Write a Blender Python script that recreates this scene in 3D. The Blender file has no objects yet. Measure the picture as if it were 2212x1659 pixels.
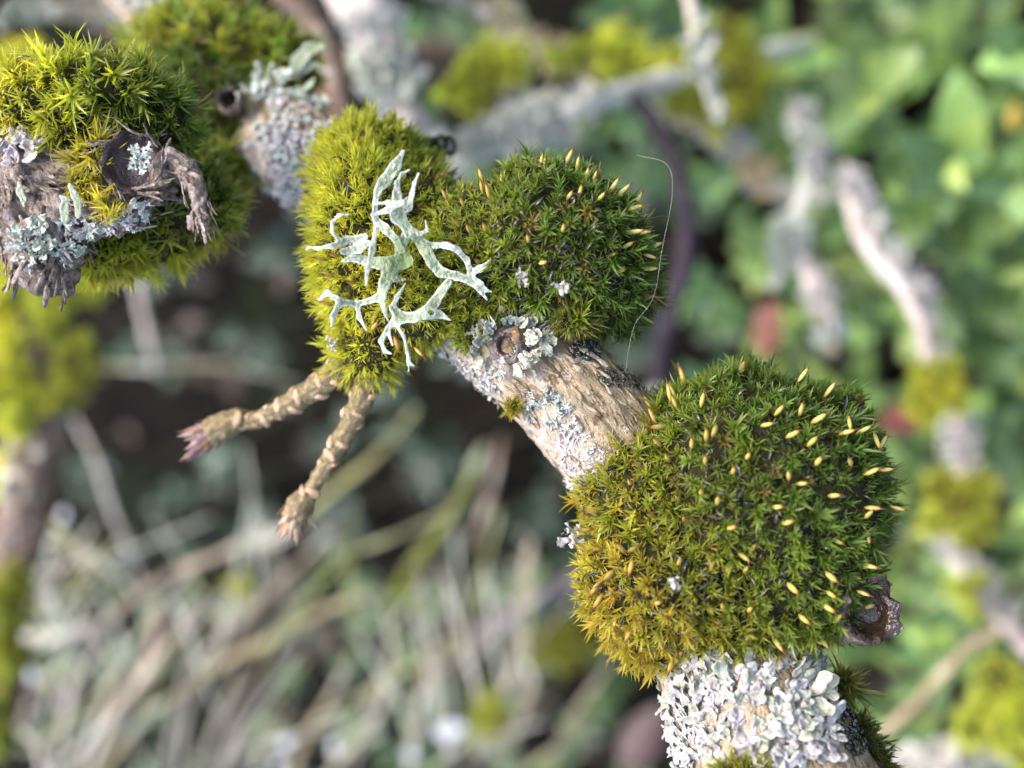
import bpy, math, random
import numpy as np
from mathutils import Vector, Matrix, Quaternion, noise

# ------------------------------------------------------------------ camera, sky, sun, exposure
S = 0.001                                   # everything below is measured in millimetres
scene = bpy.context.scene
PITCH = math.radians(50.0)                  # the camera looks down at a shrub
ROLL = math.radians(205.0)                  # the phone is held sideways: uphill is at the left of the picture
HEIGHT = 340.0                              # camera above the soil, mm
FOCAL, SENSOR = 42.35, 36.0
FOCUS = 113.0
SUN_C = Vector((-0.80, 0.16, 0.58)).normalized()     # towards the sun, in camera axes
SUN_STRENGTH, SKY_STRENGTH, EXPOSURE = 1.0, 0.15, 1.95

f_ = Vector((0, math.cos(PITCH), -math.sin(PITCH)))
u0 = Vector((0, math.sin(PITCH), math.cos(PITCH)))
w0 = Vector((-1, 0, 0))
r_ = math.cos(ROLL) * u0 - math.sin(ROLL) * w0
u_ = math.sin(ROLL) * u0 + math.cos(ROLL) * w0
R3 = Matrix((r_, u_, -f_)).transposed()     # columns: picture right, picture up, towards the viewer
RN = np.array(R3)
CAM = np.array((0.0, 0.0, HEIGHT * S))

cam = bpy.data.cameras.new("camera")
cam.sensor_width = SENSOR; cam.lens = FOCAL
cam.clip_start = 0.005; cam.clip_end = 200.0
cam.dof.use_dof = True
cam.dof.focus_distance = FOCUS * S
cam.dof.aperture_fstop = 11.5
camo = bpy.data.objects.new("camera", cam)
scene.collection.objects.link(camo)
camo.matrix_world = Matrix.Translation(CAM) @ R3.to_4x4()
scene.camera = camo

sun_w = (R3 @ SUN_C).normalized()
world = bpy.data.worlds.new("World"); scene.world = world; world.use_nodes = True
wn = world.node_tree; wn.nodes.clear()
sky = wn.nodes.new("ShaderNodeTexSky"); sky.sky_type = 'NISHITA'; sky.sun_disc = False
sky.sun_elevation = math.asin(sun_w.z)
sky.sun_rotation = math.atan2(sun_w.x, sun_w.y)
sky.air_density = 1.0; sky.dust_density = 4.0; sky.ozone_density = 1.0
bg = wn.nodes.new("ShaderNodeBackground"); bg.inputs[1].default_value = SKY_STRENGTH
wo = wn.nodes.new("ShaderNodeOutputWorld")
wn.links.new(sky.outputs[0], bg.inputs[0]); wn.links.new(bg.outputs[0], wo.inputs[0])

sl = bpy.data.lights.new("sun", 'SUN'); sl.energy = SUN_STRENGTH; sl.angle = math.radians(40); sl.color = (1.0, 0.985, 0.965)
so = bpy.data.objects.new("sun", sl); scene.collection.objects.link(so)
so.rotation_euler = sun_w.to_track_quat('Z', 'Y').to_euler()
so.location = Vector(CAM) + sun_w * 2.0

vs = scene.view_settings
scene.display_settings.display_device = 'sRGB'
vs.view_transform = 'Standard'; vs.look = 'None'; vs.gamma = 1.0; vs.exposure = EXPOSURE; vs.use_curve_mapping = False
scene.cycles.max_bounces = 8; scene.cycles.transparent_max_bounces = 8
scene.cycles.use_denoising = True

# ------------------------------------------------------------------ helpers
rng = random.Random(7)
COL = scene.collection
PXW = 2212.0
def px(x, y, d):
    """point seen at picture position (x, y) (picture 2212 x 1659) and depth d mm, in camera axes"""
    k = d * SENSOR / FOCAL / PXW
    return np.array(((x - 1106.0) * k, -(y - 829.5) * k, -d))
def mmpx(d): return d * SENSOR / FOCAL / PXW
def toW(V): return np.asarray(V, float) @ RN.T * S + CAM
DOWN = RN.T @ np.array((0, 0, -1.0))
FAR = RN.T @ np.array((0, 1.0, 0)); SIDE = RN.T @ np.array((1.0, 0, 0))
def hgt(P): return float(toW(P)[2] / S)      # height above soil in mm
def fn(p, s=1.0, o=3): return noise.fractal(Vector((p[0]*s, p[1]*s, p[2]*s)), 0.9, 2.0, o)
def unit(v): v = np.asarray(v, float); return v / (np.linalg.norm(v) + 1e-12)
def lerp(a, b, t): return tuple(a[i] + (b[i] - a[i]) * t for i in range(len(a)))

def tag(o, label=None, cat=None, group=None, kind=None):
    if label: o["label"] = label
    if cat: o["category"] = cat
    if group: o["group"] = group
    if kind: o["kind"] = kind
    return o
def thing(name, base, label, cat, group=None):
    o = bpy.data.objects.new(name, None); COL.objects.link(o)
    o.location = toW(base); o.empty_display_size = 0.002
    return tag(o, label, cat, group)
ORI = {}
def root_loc(parent):
    while parent.parent: parent = parent.parent
    return np.array(parent.location)
def build(name, V, F, mat, parent=None, base=None, uv=None, color=None, smooth=True, attr=None, kind=None):
    Vw = toW(V)
    if parent is not None: org = root_loc(parent)
    else: org = toW(base) if base is not None else Vw.mean(0)
    me = bpy.data.meshes.new(name)
    me.from_pydata((Vw - org).tolist(), [], [tuple(int(i) for i in f) for f in F])
    finish(me, mat, uv, smooth, attr)
    o = bpy.data.objects.new(name, me); COL.objects.link(o)
    if parent is not None: o.parent = parent
    else: o.location = org
    if color: o.color = (*color[:3], 1)
    if kind: o["kind"] = kind
    return o
def finish(me, mat, uv=None, smooth=True, attr=None):
    me.materials.append(mat)
    if uv is not None:
        li = np.empty(len(me.loops), int); me.loops.foreach_get("vertex_index", li)
        lay = me.uv_layers.new(name="UVMap")
        lay.data.foreach_set("uv", np.asarray(uv, float)[li].astype(np.float32).ravel())
    if attr:
        for k, v in attr.items():
            if k == "tint":
                a = me.attributes.new(k, 'FLOAT_COLOR', 'POINT'); a.data.foreach_set("color", np.asarray(v, np.float32).ravel())
            else:
                a = me.attributes.new(k, 'FLOAT', 'POINT'); a.data.foreach_set("value", np.asarray(v, np.float32))
    if smooth: me.polygons.foreach_set("use_smooth", np.ones(len(me.polygons), bool))
    me.update()
def local_mesh(name, V, F, mat, uv=None, smooth=True, attr=None):
    me = bpy.data.meshes.new(name)
    me.from_pydata((np.asarray(V, float) * S).tolist(), [], [tuple(int(i) for i in f) for f in F])
    finish(me, mat, uv, smooth, attr)
    return me
def basis(z, spin=0.0, xhint=None):
    z = unit(z)
    h = np.asarray(xhint, float) if xhint is not None else np.array((1.0, 0.13, 0.07))
    x = h - z * np.dot(h, z)
    if np.linalg.norm(x) < 1e-4: h = np.array((0.1, 1, 0.2)); x = h - z * np.dot(h, z)
    x = unit(x); y = np.cross(z, x)
    c, s = math.cos(spin), math.sin(spin)
    return np.stack((x * c + y * s, -x * s + y * c, z), 1)
def inst(name, me, parent, pos, B, sc=1.0, color=None):
    o = bpy.data.objects.new(name, me); COL.objects.link(o)
    o.parent = parent
    o.location = toW(pos) - root_loc(parent)
    o.rotation_mode = 'QUATERNION'
    o.rotation_quaternion = Matrix((RN @ B).tolist()).to_quaternion()
    o.scale = (sc, sc, sc) if not hasattr(sc, '__len__') else sc
    if color: o.color = (*color[:3], 1)
    return o
def sub(name, me, parent, color=None):
    o = bpy.data.objects.new(name, me); COL.objects.link(o); o.parent = parent
    if color: o.color = (*color[:3], 1)
    return o

class Bag:                                   # collects pieces into one mesh
    def __init__(s): s.V = []; s.F = []; s.U = []; s.n = 0
    def add(s, V, F, U=None):
        V = np.asarray(V, float); s.V.append(V)
        s.F += [tuple(int(i) + s.n for i in f) for f in F]
        s.U.append(np.zeros((len(V), 2)) if U is None else np.asarray(U, float)); s.n += len(V)
    def build(s, name, mat, parent=None, **k):
        return build(name, np.concatenate(s.V), s.F, mat, parent, uv=np.concatenate(s.U), **k)

def smooth_path(pts, per=10):
    P = np.asarray(pts, float); n = len(P)
    Q = np.vstack((2*P[0]-P[1], P, 2*P[-1]-P[-2])); out = []
    for i in range(n - 1):
        a, b, c, d = Q[i:i+4]
        for k in range(per):
            t = k / per
            out.append(0.5*((2*b)+(-a+c)*t+(2*a-5*b+4*c-d)*t*t+(-a+3*b-3*c+d)*t**3))
    out.append(P[-1]); return np.array(out)

class Tube:
    """a round limb along a path; phi = 0 faces the viewer, phi = 90 deg is T x viewer"""
    def __init__(s, pts, per=10):
        Q = smooth_path(pts, per); s.P = Q[:, :3]; s.r = np.maximum(Q[:, 3], 0.004)
        s.T = np.gradient(s.P, axis=0); s.T /= np.linalg.norm(s.T, axis=1)[:, None]
        z = np.array((0.05, 0.03, 1.0)); A = z - s.T * (s.T @ z)[:, None]
        s.A = A / np.linalg.norm(A, axis=1)[:, None]; s.B = np.cross(s.T, s.A)
        s.L = np.concatenate(((0,), np.cumsum(np.linalg.norm(np.diff(s.P, axis=0), axis=1))))
    def at(s, t):
        x = t * (len(s.P) - 1); i = min(int(x), len(s.P) - 2); k = x - i
        g = lambda a: a[i] * (1 - k) + a[i+1] * k
        return g(s.P), g(s.r), unit(g(s.T)), unit(g(s.A)), unit(g(s.B))
    def surf(s, t, phi, off=0.0):
        P, r, T, A, B = s.at(t)
        n = A * math.cos(phi) + B * math.sin(phi)
        return P + n * (r + off), n, T
    def near(s, pt):                          # nearest parameter, distance minus radius
        d = np.linalg.norm(s.P - pt, axis=1) - s.r; i = int(d.argmin())
        return i / (len(s.P) - 1), d[i]
    def mesh(s, K=24, disp=None, cap=True):
        N = len(s.P); V = []; U = []; ph = np.arange(K) * 2 * math.pi / K
        for i in range(N):
            for j in range(K):
                n = s.A[i] * math.cos(ph[j]) + s.B[i] * math.sin(ph[j])
                p = s.P[i] + n * s.r[i]
                if disp: p = p + n * disp(ph[j], s.L[i], s.r[i], p)
                V.append(p); U.append((ph[j] * s.r[i], s.L[i]))
        F = []
        for i in range(N - 1):
            for j in range(K):
                a, b = i*K + j, i*K + (j+1) % K
                F.append((a, b, b + K, a + K))
        if cap:
            V.append(s.P[0] - s.T[0]*s.r[0]*0.25); U.append((0, 0)); c = len(V) - 1
            F += [(c, (j+1) % K, j) for j in range(K)]
            V.append(s.P[-1] + s.T[-1]*s.r[-1]*0.35); U.append((0, s.L[-1])); c = len(V) - 1
            F += [(c, (N-1)*K + j, (N-1)*K + (j+1) % K) for j in range(K)]
        return np.array(V), F, np.array(U)

def pts_px(lst):                              # (x, y, depth, radius mm) -> camera axes
    return np.array([(*px(x, y, d), r) for x, y, d, r in lst])

def ellipsoid(c, ax, rot=0.0, n1=24, n2=16, amp=0.06, fr=0.25, B=None):
    V = []; F = []
    cr, sr = math.cos(rot), math.sin(rot)
    for i in range(n2 + 1):
        th = math.pi * i / n2
        for j in range(n1):
            ph = 2 * math.pi * j / n1
            q = np.array((math.sin(th)*math.cos(ph), math.sin(th)*math.sin(ph), math.cos(th)))
            k = 1 + amp * fn(np.asarray(c) + q * np.asarray(ax), fr, 3)
            q = q * np.asarray(ax) * k
            if B is not None: q = B @ q
            else: q = np.array((q[0]*cr - q[1]*sr, q[0]*sr + q[1]*cr, q[2]))
            V.append(np.asarray(c) + q)
    for i in range(n2):
        for j in range(n1):
            a, b = i*n1 + j, i*n1 + (j+1) % n1
            F.append((a, a + n1, b + n1, b))
    return np.array(V), F

# ------------------------------------------------------------------ materials
class NT:
    def __init__(s, name):
        s.m = bpy.data.materials.new(name); s.m.use_nodes = True; s.t = s.m.node_tree; s.t.nodes.clear()
        s.out = s.t.nodes.new("ShaderNodeOutputMaterial")
    def n(s, typ, ins=None, **props):
        o = s.t.nodes.new("ShaderNode" + typ)
        for k, v in props.items(): setattr(o, k, v)
        for k, v in (ins or {}).items():
            i = o.inputs[k]
            if isinstance(v, bpy.types.NodeSocket): s.t.links.new(v, i)
            else: i.default_value = v
        return o
    def ramp(s, fac, stops, interp='LINEAR'):
        r = s.n("ValToRGB", {0: fac}); e = r.color_ramp.elements; r.color_ramp.interpolation = interp
        while len(e) < len(stops): e.new(0.5)
        for i, (p, c) in enumerate(stops):
            e[i].position = p; e[i].color = (*c, 1) if len(c) == 3 else c
        return r.outputs[0]
    def mix(s, fac, a, b, blend='MIX'):
        m = s.n("MixRGB", blend_type=blend)
        for k, v in ((0, fac), (1, a), (2, b)):
            if isinstance(v, bpy.types.NodeSocket): s.t.links.new(v, m.inputs[k])
            else: m.inputs[k].default_value = v if k == 0 else (*v, 1) if len(v) == 3 else v
        return m.outputs[0]
    def math(s, op, a, b=0.0, clamp=False):
        m = s.n("Math", {0: a, 1: b}, operation=op); m.use_clamp = clamp; return m.outputs[0]
    def noise(s, scale, detail=4, rough=0.6, vec=None, out=0):
        k = {"Scale": scale, "Detail": detail, "Roughness": rough}
        if vec is not None: k["Vector"] = vec
        return s.n("TexNoise", k).outputs[out]
    def coord(s, which="Object"): return s.n("TexCoord").outputs[which]
    def map(s, vec, scale): return s.n("Mapping", {"Vector": vec, "Scale": scale}).outputs[0]
    def bump(s, h, dist, strength=1.0): return s.n("Bump", {"Height": h, "Distance": dist, "Strength": strength}).outputs[0]
    def pbsdf(s, col, rough, normal=None, spec=0.5, **k):
        i = {"Base Color": col, "Roughness": rough, "Specular IOR Level": spec, **k}
        if not isinstance(col, bpy.types.NodeSocket): i["Base Color"] = (*col, 1)
        if normal is not None: i["Normal"] = normal
        return s.n("BsdfPrincipled", i).outputs[0]
    def leafy(s, col, rough, trans, normal=None, spec=0.5, tcol=None):
        p = s.pbsdf(col, rough, normal, spec)
        t = s.n("BsdfTranslucent", {"Color": tcol if tcol is not None else col}).outputs[0]
        return s.n("MixShader", {0: trans, 1: p, 2: t}).outputs[0]
    def done(s, sh):
        s.t.links.new(sh, s.out.inputs[0]); return s.m

def m_moss(name="moss_leaf", tint=False):
    t = NT(name); oi = t.n("ObjectInfo")
    v = t.n("SeparateXYZ", {0: t.coord("UV")}).outputs[1]
    src = t.n("Attribute", attribute_name="tint").outputs["Color"] if tint else oi.outputs["Color"]
    hsv = t.n("HueSaturation", {"Color": src, "Saturation": 1.0})
    t.t.links.new(t.math('ADD', t.math('MULTIPLY', oi.outputs["Random"], 0.0 if tint else 0.45), 1.0 if tint else 0.8), hsv.inputs["Value"])
    tip = t.mix(0.22, t.mix(1.0, hsv.outputs[0], (1.9, 1.65, 1.3), 'MULTIPLY'), (0.50, 0.50, 0.16))
    col = t.mix(t.ramp(v, [(0.2, (0, 0, 0)), (1.0, (1, 1, 1))]), hsv.outputs[0], tip)
    n = t.noise(900, 2, 0.5, t.n("NewGeometry").outputs["Position"])
    col = t.mix(t.math('MULTIPLY', n, 0.12), col, (0.20, 0.17, 0.03))
    return t.done(t.leafy(col, 0.32, 0.5, None, 0.5, t.mix(1.0, col, (1.45, 1.5, 0.75), 'MULTIPLY')))
def m_core():
    t = NT("moss_cushion_base"); P = t.n("NewGeometry").outputs["Position"]
    col = t.ramp(t.noise(700, 5, 0.7, P), [(0.35, (0.012, 0.014, 0.006)), (0.55, (0.035, 0.033, 0.012)), (0.75, (0.07, 0.06, 0.02))])
    return t.done(t.pbsdf(col, 0.45, t.bump(t.noise(1800, 4, 0.6, P), 0.0009), 0.12))
def m_withered_glint():
    t = NT("withered_glint_leaf"); oi = t.n("ObjectInfo")
    col = t.mix(t.noise(500, 2, .5, t.n("NewGeometry").outputs["Position"]), (0.025, 0.03, 0.022), (0.07, 0.06, 0.03))
    return t.done(t.leafy(col, 0.16, 0.15, None, 0.6))
def m_capsule():
    t = NT("moss_capsule"); oi = t.n("ObjectInfo"); v = t.n("SeparateXYZ", {0: t.coord("UV")})
    c = oi.outputs["Color"]
    dark = t.mix(1.0, c, (0.9, 0.62, 0.35), 'MULTIPLY'); pale = t.mix(0.35, c, (0.58, 0.53, 0.22))
    col = t.mix(t.ramp(v.outputs[1], [(0.0, (0, 0, 0)), (0.45, (1, 1, 1)), (0.72, (1, 1, 1)), (0.92, (0, 0, 0))]), dark, pale)
    return t.done(t.leafy(col, 0.42, 0.2, None, 0.4))
def m_plain(name, col, rough=0.6, var=0.3, scale=900, spec=0.4, bump=0.0):
    t = NT(name); P = t.n("NewGeometry").outputs["Position"]; n = t.noise(scale, 4, 0.6, P)
    c = t.mix(n, tuple(x*(1-var) for x in col), tuple(min(1, x*(1+var)) for x in col))
    return t.done(t.pbsdf(c, rough, t.bump(n, bump) if bump else None, spec))
def m_bark():
    t = NT("branch_bark"); uv = t.coord("UV"); P = t.n("NewGeometry").outputs["Position"]
    fine = t.noise(1.0, 6, 0.7, t.map(uv, (1.1, 0.75, 1)))
    ridge = t.noise(1.0, 4, 0.6, t.map(t.n("Mapping", {"Vector": uv, "Rotation": (0, 0, 0.35)}).outputs[0], (1.0, 0.36, 1)))
    big = t.noise(0.17, 3, 0.5, uv)
    base = t.ramp(fine, [(0.30, (0.12, 0.08, 0.04)), (0.44, (0.29, 0.21, 0.115)), (0.58, (0.40, 0.31, 0.19)), (0.72, (0.54, 0.46, 0.34))])
    pale = t.ramp(t.noise(900, 4, 0.7, P), [(0.3, (0.36, 0.27, 0.18)), (0.55, (0.54, 0.44, 0.35)), (0.75, (0.66, 0.57, 0.52))])
    a = t.n("Attribute", attribute_name="pale").outputs["Fac"]
    col = t.mix(t.math('MULTIPLY', t.ramp(t.math('ADD', a, t.math('MULTIPLY', t.math('SUBTRACT', big, 0.5), 1.2)), [(0.35, (0, 0, 0)), (0.75, (1, 1, 1))]), 0.85), base, pale)
    crack = t.ramp(ridge, [(0.36, (1, 1, 1)), (0.43, (0, 0, 0))])
    col = t.mix(t.math('MULTIPLY', crack, 0.55), col, (0.11, 0.07, 0.03))
    spot = t.ramp(t.noise(520, 3, 0.6, P), [(0.62, (0, 0, 0)), (0.68, (0.8, 0.8, 0.8))])
    col = t.mix(spot, col, (0.09, 0.055, 0.02))
    h = t.math('ADD', t.math('MULTIPLY', t.ramp(ridge, [(0.3, (0, 0, 0)), (0.5, (1, 1, 1))]), 0.55), t.math('MULTIPLY', fine, 0.9))
    h = t.math('ADD', h, t.math('MULTIPLY', t.noise(3000, 3, 0.6, P), 0.15))
    return t.done(t.pbsdf(col, 0.62, t.bump(h, 0.0011, 0.9), 0.35))
def m_oldwood():
    t = NT("weathered_wood"); uv = t.coord("UV"); P = t.n("NewGeometry").outputs["Position"]
    n = t.noise(1.0, 6, 0.72, t.map(uv, (1.3, 0.75, 1))); n2 = t.noise(330, 5, 0.65, P); n3 = t.noise(700, 4, 0.6, t.map(P, (1, 1.2, .8)))
    col = t.ramp(n, [(0.32, (0.022, 0.014, 0.011)), (0.42, (0.16, 0.11, 0.08)), (0.52, (0.38, 0.29, 0.23)), (0.66, (0.62, 0.52, 0.46))])
    col = t.mix(t.ramp(n2, [(0.52, (0, 0, 0)), (0.62, (0.8, 0.8, 0.8))]), col, (0.58, 0.47, 0.46))
    col = t.mix(t.ramp(n2, [(0.34, (0.9, 0.9, 0.9)), (0.42, (0, 0, 0))]), col, (0.045, 0.026, 0.024))
    col = t.mix(t.ramp(n3, [(0.62, (0, 0, 0)), (0.68, (0.9, 0.9, 0.9))]), col, (0.62, 0.62, 0.55))
    h = t.math('ADD', n, t.math('MULTIPLY', t.noise(1300, 5, 0.7, P), 0.7))
    return t.done(t.pbsdf(col, 0.55, t.bump(h, 0.0016), 0.4))
def m_lichen():
    t = NT("leafy_lichen"); oi = t.n("ObjectInfo"); P = t.n("NewGeometry").outputs["Position"]
    rim = t.n("Attribute", attribute_name="rim").outputs["Fac"]
    c = t.mix(t.ramp(t.noise(1100, 4, 0.65, P), [(0.35, (0.75, 0.75, 0.75)), (0.6, (0, 0, 0))]), t.mix(1.0, oi.outputs["Color"], (.92, .92, .92), 'MULTIPLY'), (0.25, 0.26, 0.20))
    c = t.mix(t.math('MULTIPLY', rim, 0.35), c, (0.72, 0.72, 0.66))
    return t.done(t.leafy(c, 0.75, 0.22, t.bump(t.noise(4000, 3, 0.6, P), 0.0002), 0.25))
def m_strap():
    t = NT("strap_lichen_tissue"); P = t.n("NewGeometry").outputs["Position"]
    rim = t.n("Attribute", attribute_name="rim").outputs["Fac"]; root = t.n("Attribute", attribute_name="root").outputs["Fac"]
    c = t.ramp(t.noise(420, 4, 0.6, P), [(0.34, (0.27, 0.33, 0.18)), (0.5, (0.40, 0.46, 0.31)), (0.68, (0.58, 0.62, 0.52))])
    c = t.mix(rim, c, (0.74, 0.77, 0.72)); c = t.mix(root, c, (0.26, 0.36, 0.11))
    h = t.math('ADD', t.noise(700, 5, 0.65, P), t.math('MULTIPLY', t.noise(2600, 2, 0.5, P), .35))
    return t.done(t.leafy(c, 0.4, 0.4, t.bump(h, 0.0009), 0.5))
def m_twig():
    t = NT("twig_bark"); uv = t.coord("UV"); P = t.n("NewGeometry").outputs["Position"]
    n = t.noise(1.0, 5, 0.7, t.map(uv, (1.3, 1.1, 1)))
    c = t.ramp(n, [(0.32, (0.06, 0.045, 0.018)), (0.5, (0.19, 0.14, 0.06)), (0.68, (0.38, 0.29, 0.18))])
    return t.done(t.pbsdf(c, 0.55, t.bump(n, 0.0006), 0.4))
def m_bgbark():
    t = NT("far_branch_bark"); oi = t.n("ObjectInfo"); P = t.n("NewGeometry").outputs["Position"]
    n = t.noise(90, 4, 0.6, P); n2 = t.noise(45, 3, 0.5, P)
    c = t.mix(1.0, oi.outputs["Color"], t.ramp(n, [(0.3, (0.45, 0.42, 0.4)), (0.5, (1, 1, 1)), (0.7, (1.5, 1.5, 1.5))]), 'MULTIPLY')
    c = t.mix(t.ramp(n2, [(0.56, (0, 0, 0)), (0.64, (0.7, 0.7, 0.7))]), c, (0.46, 0.48, 0.40))
    c = t.mix(t.ramp(t.noise(60, 2, .5, t.map(P, (1.3, .8, 1.1))), [(0.64, (0, 0, 0)), (0.7, (0.8, 0.8, 0.8))]), c, (0.22, 0.21, 0.03))
    return t.done(t.pbsdf(c, 0.7, t.bump(n, 0.002), 0.3))
def m_leaf():
    t = NT("shrub_leaf"); oi = t.n("ObjectInfo"); uv = t.coord("UV"); s = t.n("SeparateXYZ", {0: uv})
    P = t.n("NewGeometry").outputs["Position"]
    k = t.math('ADD', t.math('MULTIPLY', oi.outputs["Random"], 0.6), 0.7)
    hsv = t.n("HueSaturation", {"Color": oi.outputs["Color"], "Value": k})
    c = t.mix(t.math('MULTIPLY', t.noise(250, 3, 0.6, P), 0.5), hsv.outputs[0], t.mix(1.0, hsv.outputs[0], (1.4, 1.25, 0.9), 'MULTIPLY'))
    vein = t.ramp(t.math('ABSOLUTE', t.math('SUBTRACT', s.outputs[0], 0.5)), [(0.02, (1, 1, 1)), (0.07, (0, 0, 0))])
    c = t.mix(t.math('MULTIPLY', vein, 0.4), c, t.mix(1.0, c, (1.8, 1.6, 1.2), 'MULTIPLY'))
    return t.done(t.leafy(c, 0.36, 0.3, None, 0.5, t.mix(1.0, c, (1.4, 1.6, 0.7), 'MULTIPLY')))
def m_dead():
    t = NT("dead_leaf"); oi = t.n("ObjectInfo"); P = t.n("NewGeometry").outputs["Position"]
    c = t.mix(t.noise(160, 4, 0.6, P), oi.outputs["Color"], t.mix(1.0, oi.outputs["Color"], (0.45, 0.4, 0.4), 'MULTIPLY'))
    return t.done(t.leafy(c, 0.5, 0.15, None, 0.4))
def m_ground():
    t = NT("soil"); P = t.n("NewGeometry").outputs["Position"]
    c = t.ramp(t.noise(70, 6, 0.7, P), [(0.3, (0.002, 0.002, 0.0015)), (0.5, (0.006, 0.005, 0.004)), (0.7, (0.016, 0.012, 0.008))])
    c = t.mix(t.ramp(t.noise(14, 4, 0.6, P), [(0.52, (0, 0, 0)), (0.66, (0.8, 0.8, 0.8))]), c, (0.012, 0.018, 0.006))
    return t.done(t.pbsdf(c, 0.85, t.bump(t.noise(180, 5, 0.7, P), 0.006), 0.05))
def m_flat(name, rough=0.6, trans=0.0, spec=0.4):
    t = NT(name); oi = t.n("ObjectInfo"); P = t.n("NewGeometry").outputs["Position"]
    n = t.noise(700, 4, 0.6, P)
    c = t.mix(1.0, oi.outputs["Color"], t.ramp(n, [(0.3, (0.6, 0.58, 0.55)), (0.7, (1.3, 1.3, 1.3))]), 'MULTIPLY')
    return t.done(t.leafy(c, rough, trans, t.bump(n, 0.0004), spec))

MOSS, MOSST, CORE, WITHER_GLINT, CAPS = m_moss(), m_moss('moss_leaf_mass', True), m_core(), m_withered_glint(), m_capsule()
BARK, OLD, LICH, STRAP, TWIG, BGB, LEAF, DEAD, SOIL = m_bark(), m_oldwood(), m_lichen(), m_strap(), m_twig(), m_bgbark(), m_leaf(), m_dead(), m_ground()
BEAK = m_plain("capsule_beak", (0.10, 0.035, 0.015), 0.45)
WETBLACK = m_plain("wet_black_algae", (0.012, 0.016, 0.008), 0.08, 0.5, 900, 0.8)
WETWOOD = m_plain("wet_rotten_wood", (0.035, 0.020, 0.012), 0.2, 0.7, 500, 0.6, 0.0008)
SCALE, SCAR = m_flat("bud_scale", 0.55, 0.2), m_flat("leaf_scar", 0.6)
HAIR = m_plain("lichen_cilia", (0.02, 0.018, 0.015), 0.5)
PALEHAIR = m_plain("pale_hair", (0.6, 0.58, 0.55), 0.4)
CRUST = m_flat("crust", 0.75)

# ------------------------------------------------------------------ small shared meshes
def leaf_strip(L, w, a0, curl, az, base, n=4, keel=0.35, twist=0.0):
    """a keeled, pointed leaf; a0 = angle from the axis, curl bends it outwards"""
    V = []; U = []; F = []
    ca, sa = math.cos(az), math.sin(az); p = np.array(base, float); ang = a0
    out = np.array((ca, sa, 0)); sd = np.array((-sa, ca, 0)); up = np.array((0, 0, 1.0))
    for k in range(n + 1):
        t = k / n
        d = out * math.sin(ang) + up * math.cos(ang); nn = out * -math.cos(ang) + up * math.sin(ang)
        ww = w * 0.5 * (1 - t ** 1.7) * (0.6 + 0.4 * min(1, t / 0.3))
        s2 = sd * math.cos(twist*t) + nn * math.sin(twist*t)
        if k < n:
            V += [p - s2*ww + nn*ww*keel, p - nn*ww*keel*0.6, p + s2*ww + nn*ww*keel]; U += [(0, t), (.5, t), (1, t)]
        else:
            V.append(p); U.append((.5, 1))
        p = p + d * (L / n); ang += curl / n
    for k in range(n - 1):
        a = 3*k; F += [(a, a+1, a+4, a+3), (a+1, a+2, a+5, a+4)]
    a = 3*(n-1); F += [(a, a+1, a+3), (a+1, a+2, a+3)]
    return V, F, U
def shoot_mesh(name, seed, nleaf=26, stem=2.6, L=1.9, w=0.36, top=0.22, low=1.05, curl=0.5, n=4):
    r = random.Random(seed); b = Bag()
    for i in range(nleaf):
        h = i / (nleaf - 1); az = i * 2.39996 + r.uniform(-.3, .3)
        a0 = low + (top - low) * h ** 0.7 + r.uniform(-.35, .35)
        b.add(*leaf_strip(L * r.uniform(.5, 1.3) * (0.85 + .15*h), w * r.uniform(.8, 1.15), a0, curl * r.uniform(.3, 1.6), az,
                          (0, 0, stem * (0.25 + 0.75*h)), n, 0.4, r.uniform(-.6, .6)))
    return local_mesh(name, np.concatenate(b.V), b.F, MOSS, np.concatenate(b.U))
SH_WIDE = [shoot_mesh("moss_shoot", 10+i, 24, 2.4, 1.95, 0.36, 0.25, 1.15, 0.55) for i in range(8)]     # broad-leaved cushion moss
SH_LONG = [shoot_mesh("moss_shoot", 40+i, 24, 2.2, 2.5, 0.36, 0.22, 1.0, 0.5) for i in range(6)]       # long-leaved
SH_FINE = [shoot_mesh("moss_shoot", 70+i, 26, 2.2, 1.7, 0.20, 0.12, 0.75, 0.3) for i in range(6)]      # fine, velvety
def fill_shoot(seed):
    r = random.Random(seed); b = Bag()
    for i in range(13):
        h = i/12; b.add(*leaf_strip(1.7*r.uniform(.7, 1.15), .30*r.uniform(.8, 1.2), 1.0 - .8*h + r.uniform(-.25, .25), r.uniform(.1, .7), i*2.39996 + r.uniform(-.4, .4), (0, 0, 2.0*(.2 + .8*h)), 3, .4, r.uniform(-.6, .6)))
    return np.concatenate(b.V), b.F, np.concatenate(b.U)
FILL = [fill_shoot(150+i) for i in range(6)]
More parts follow.
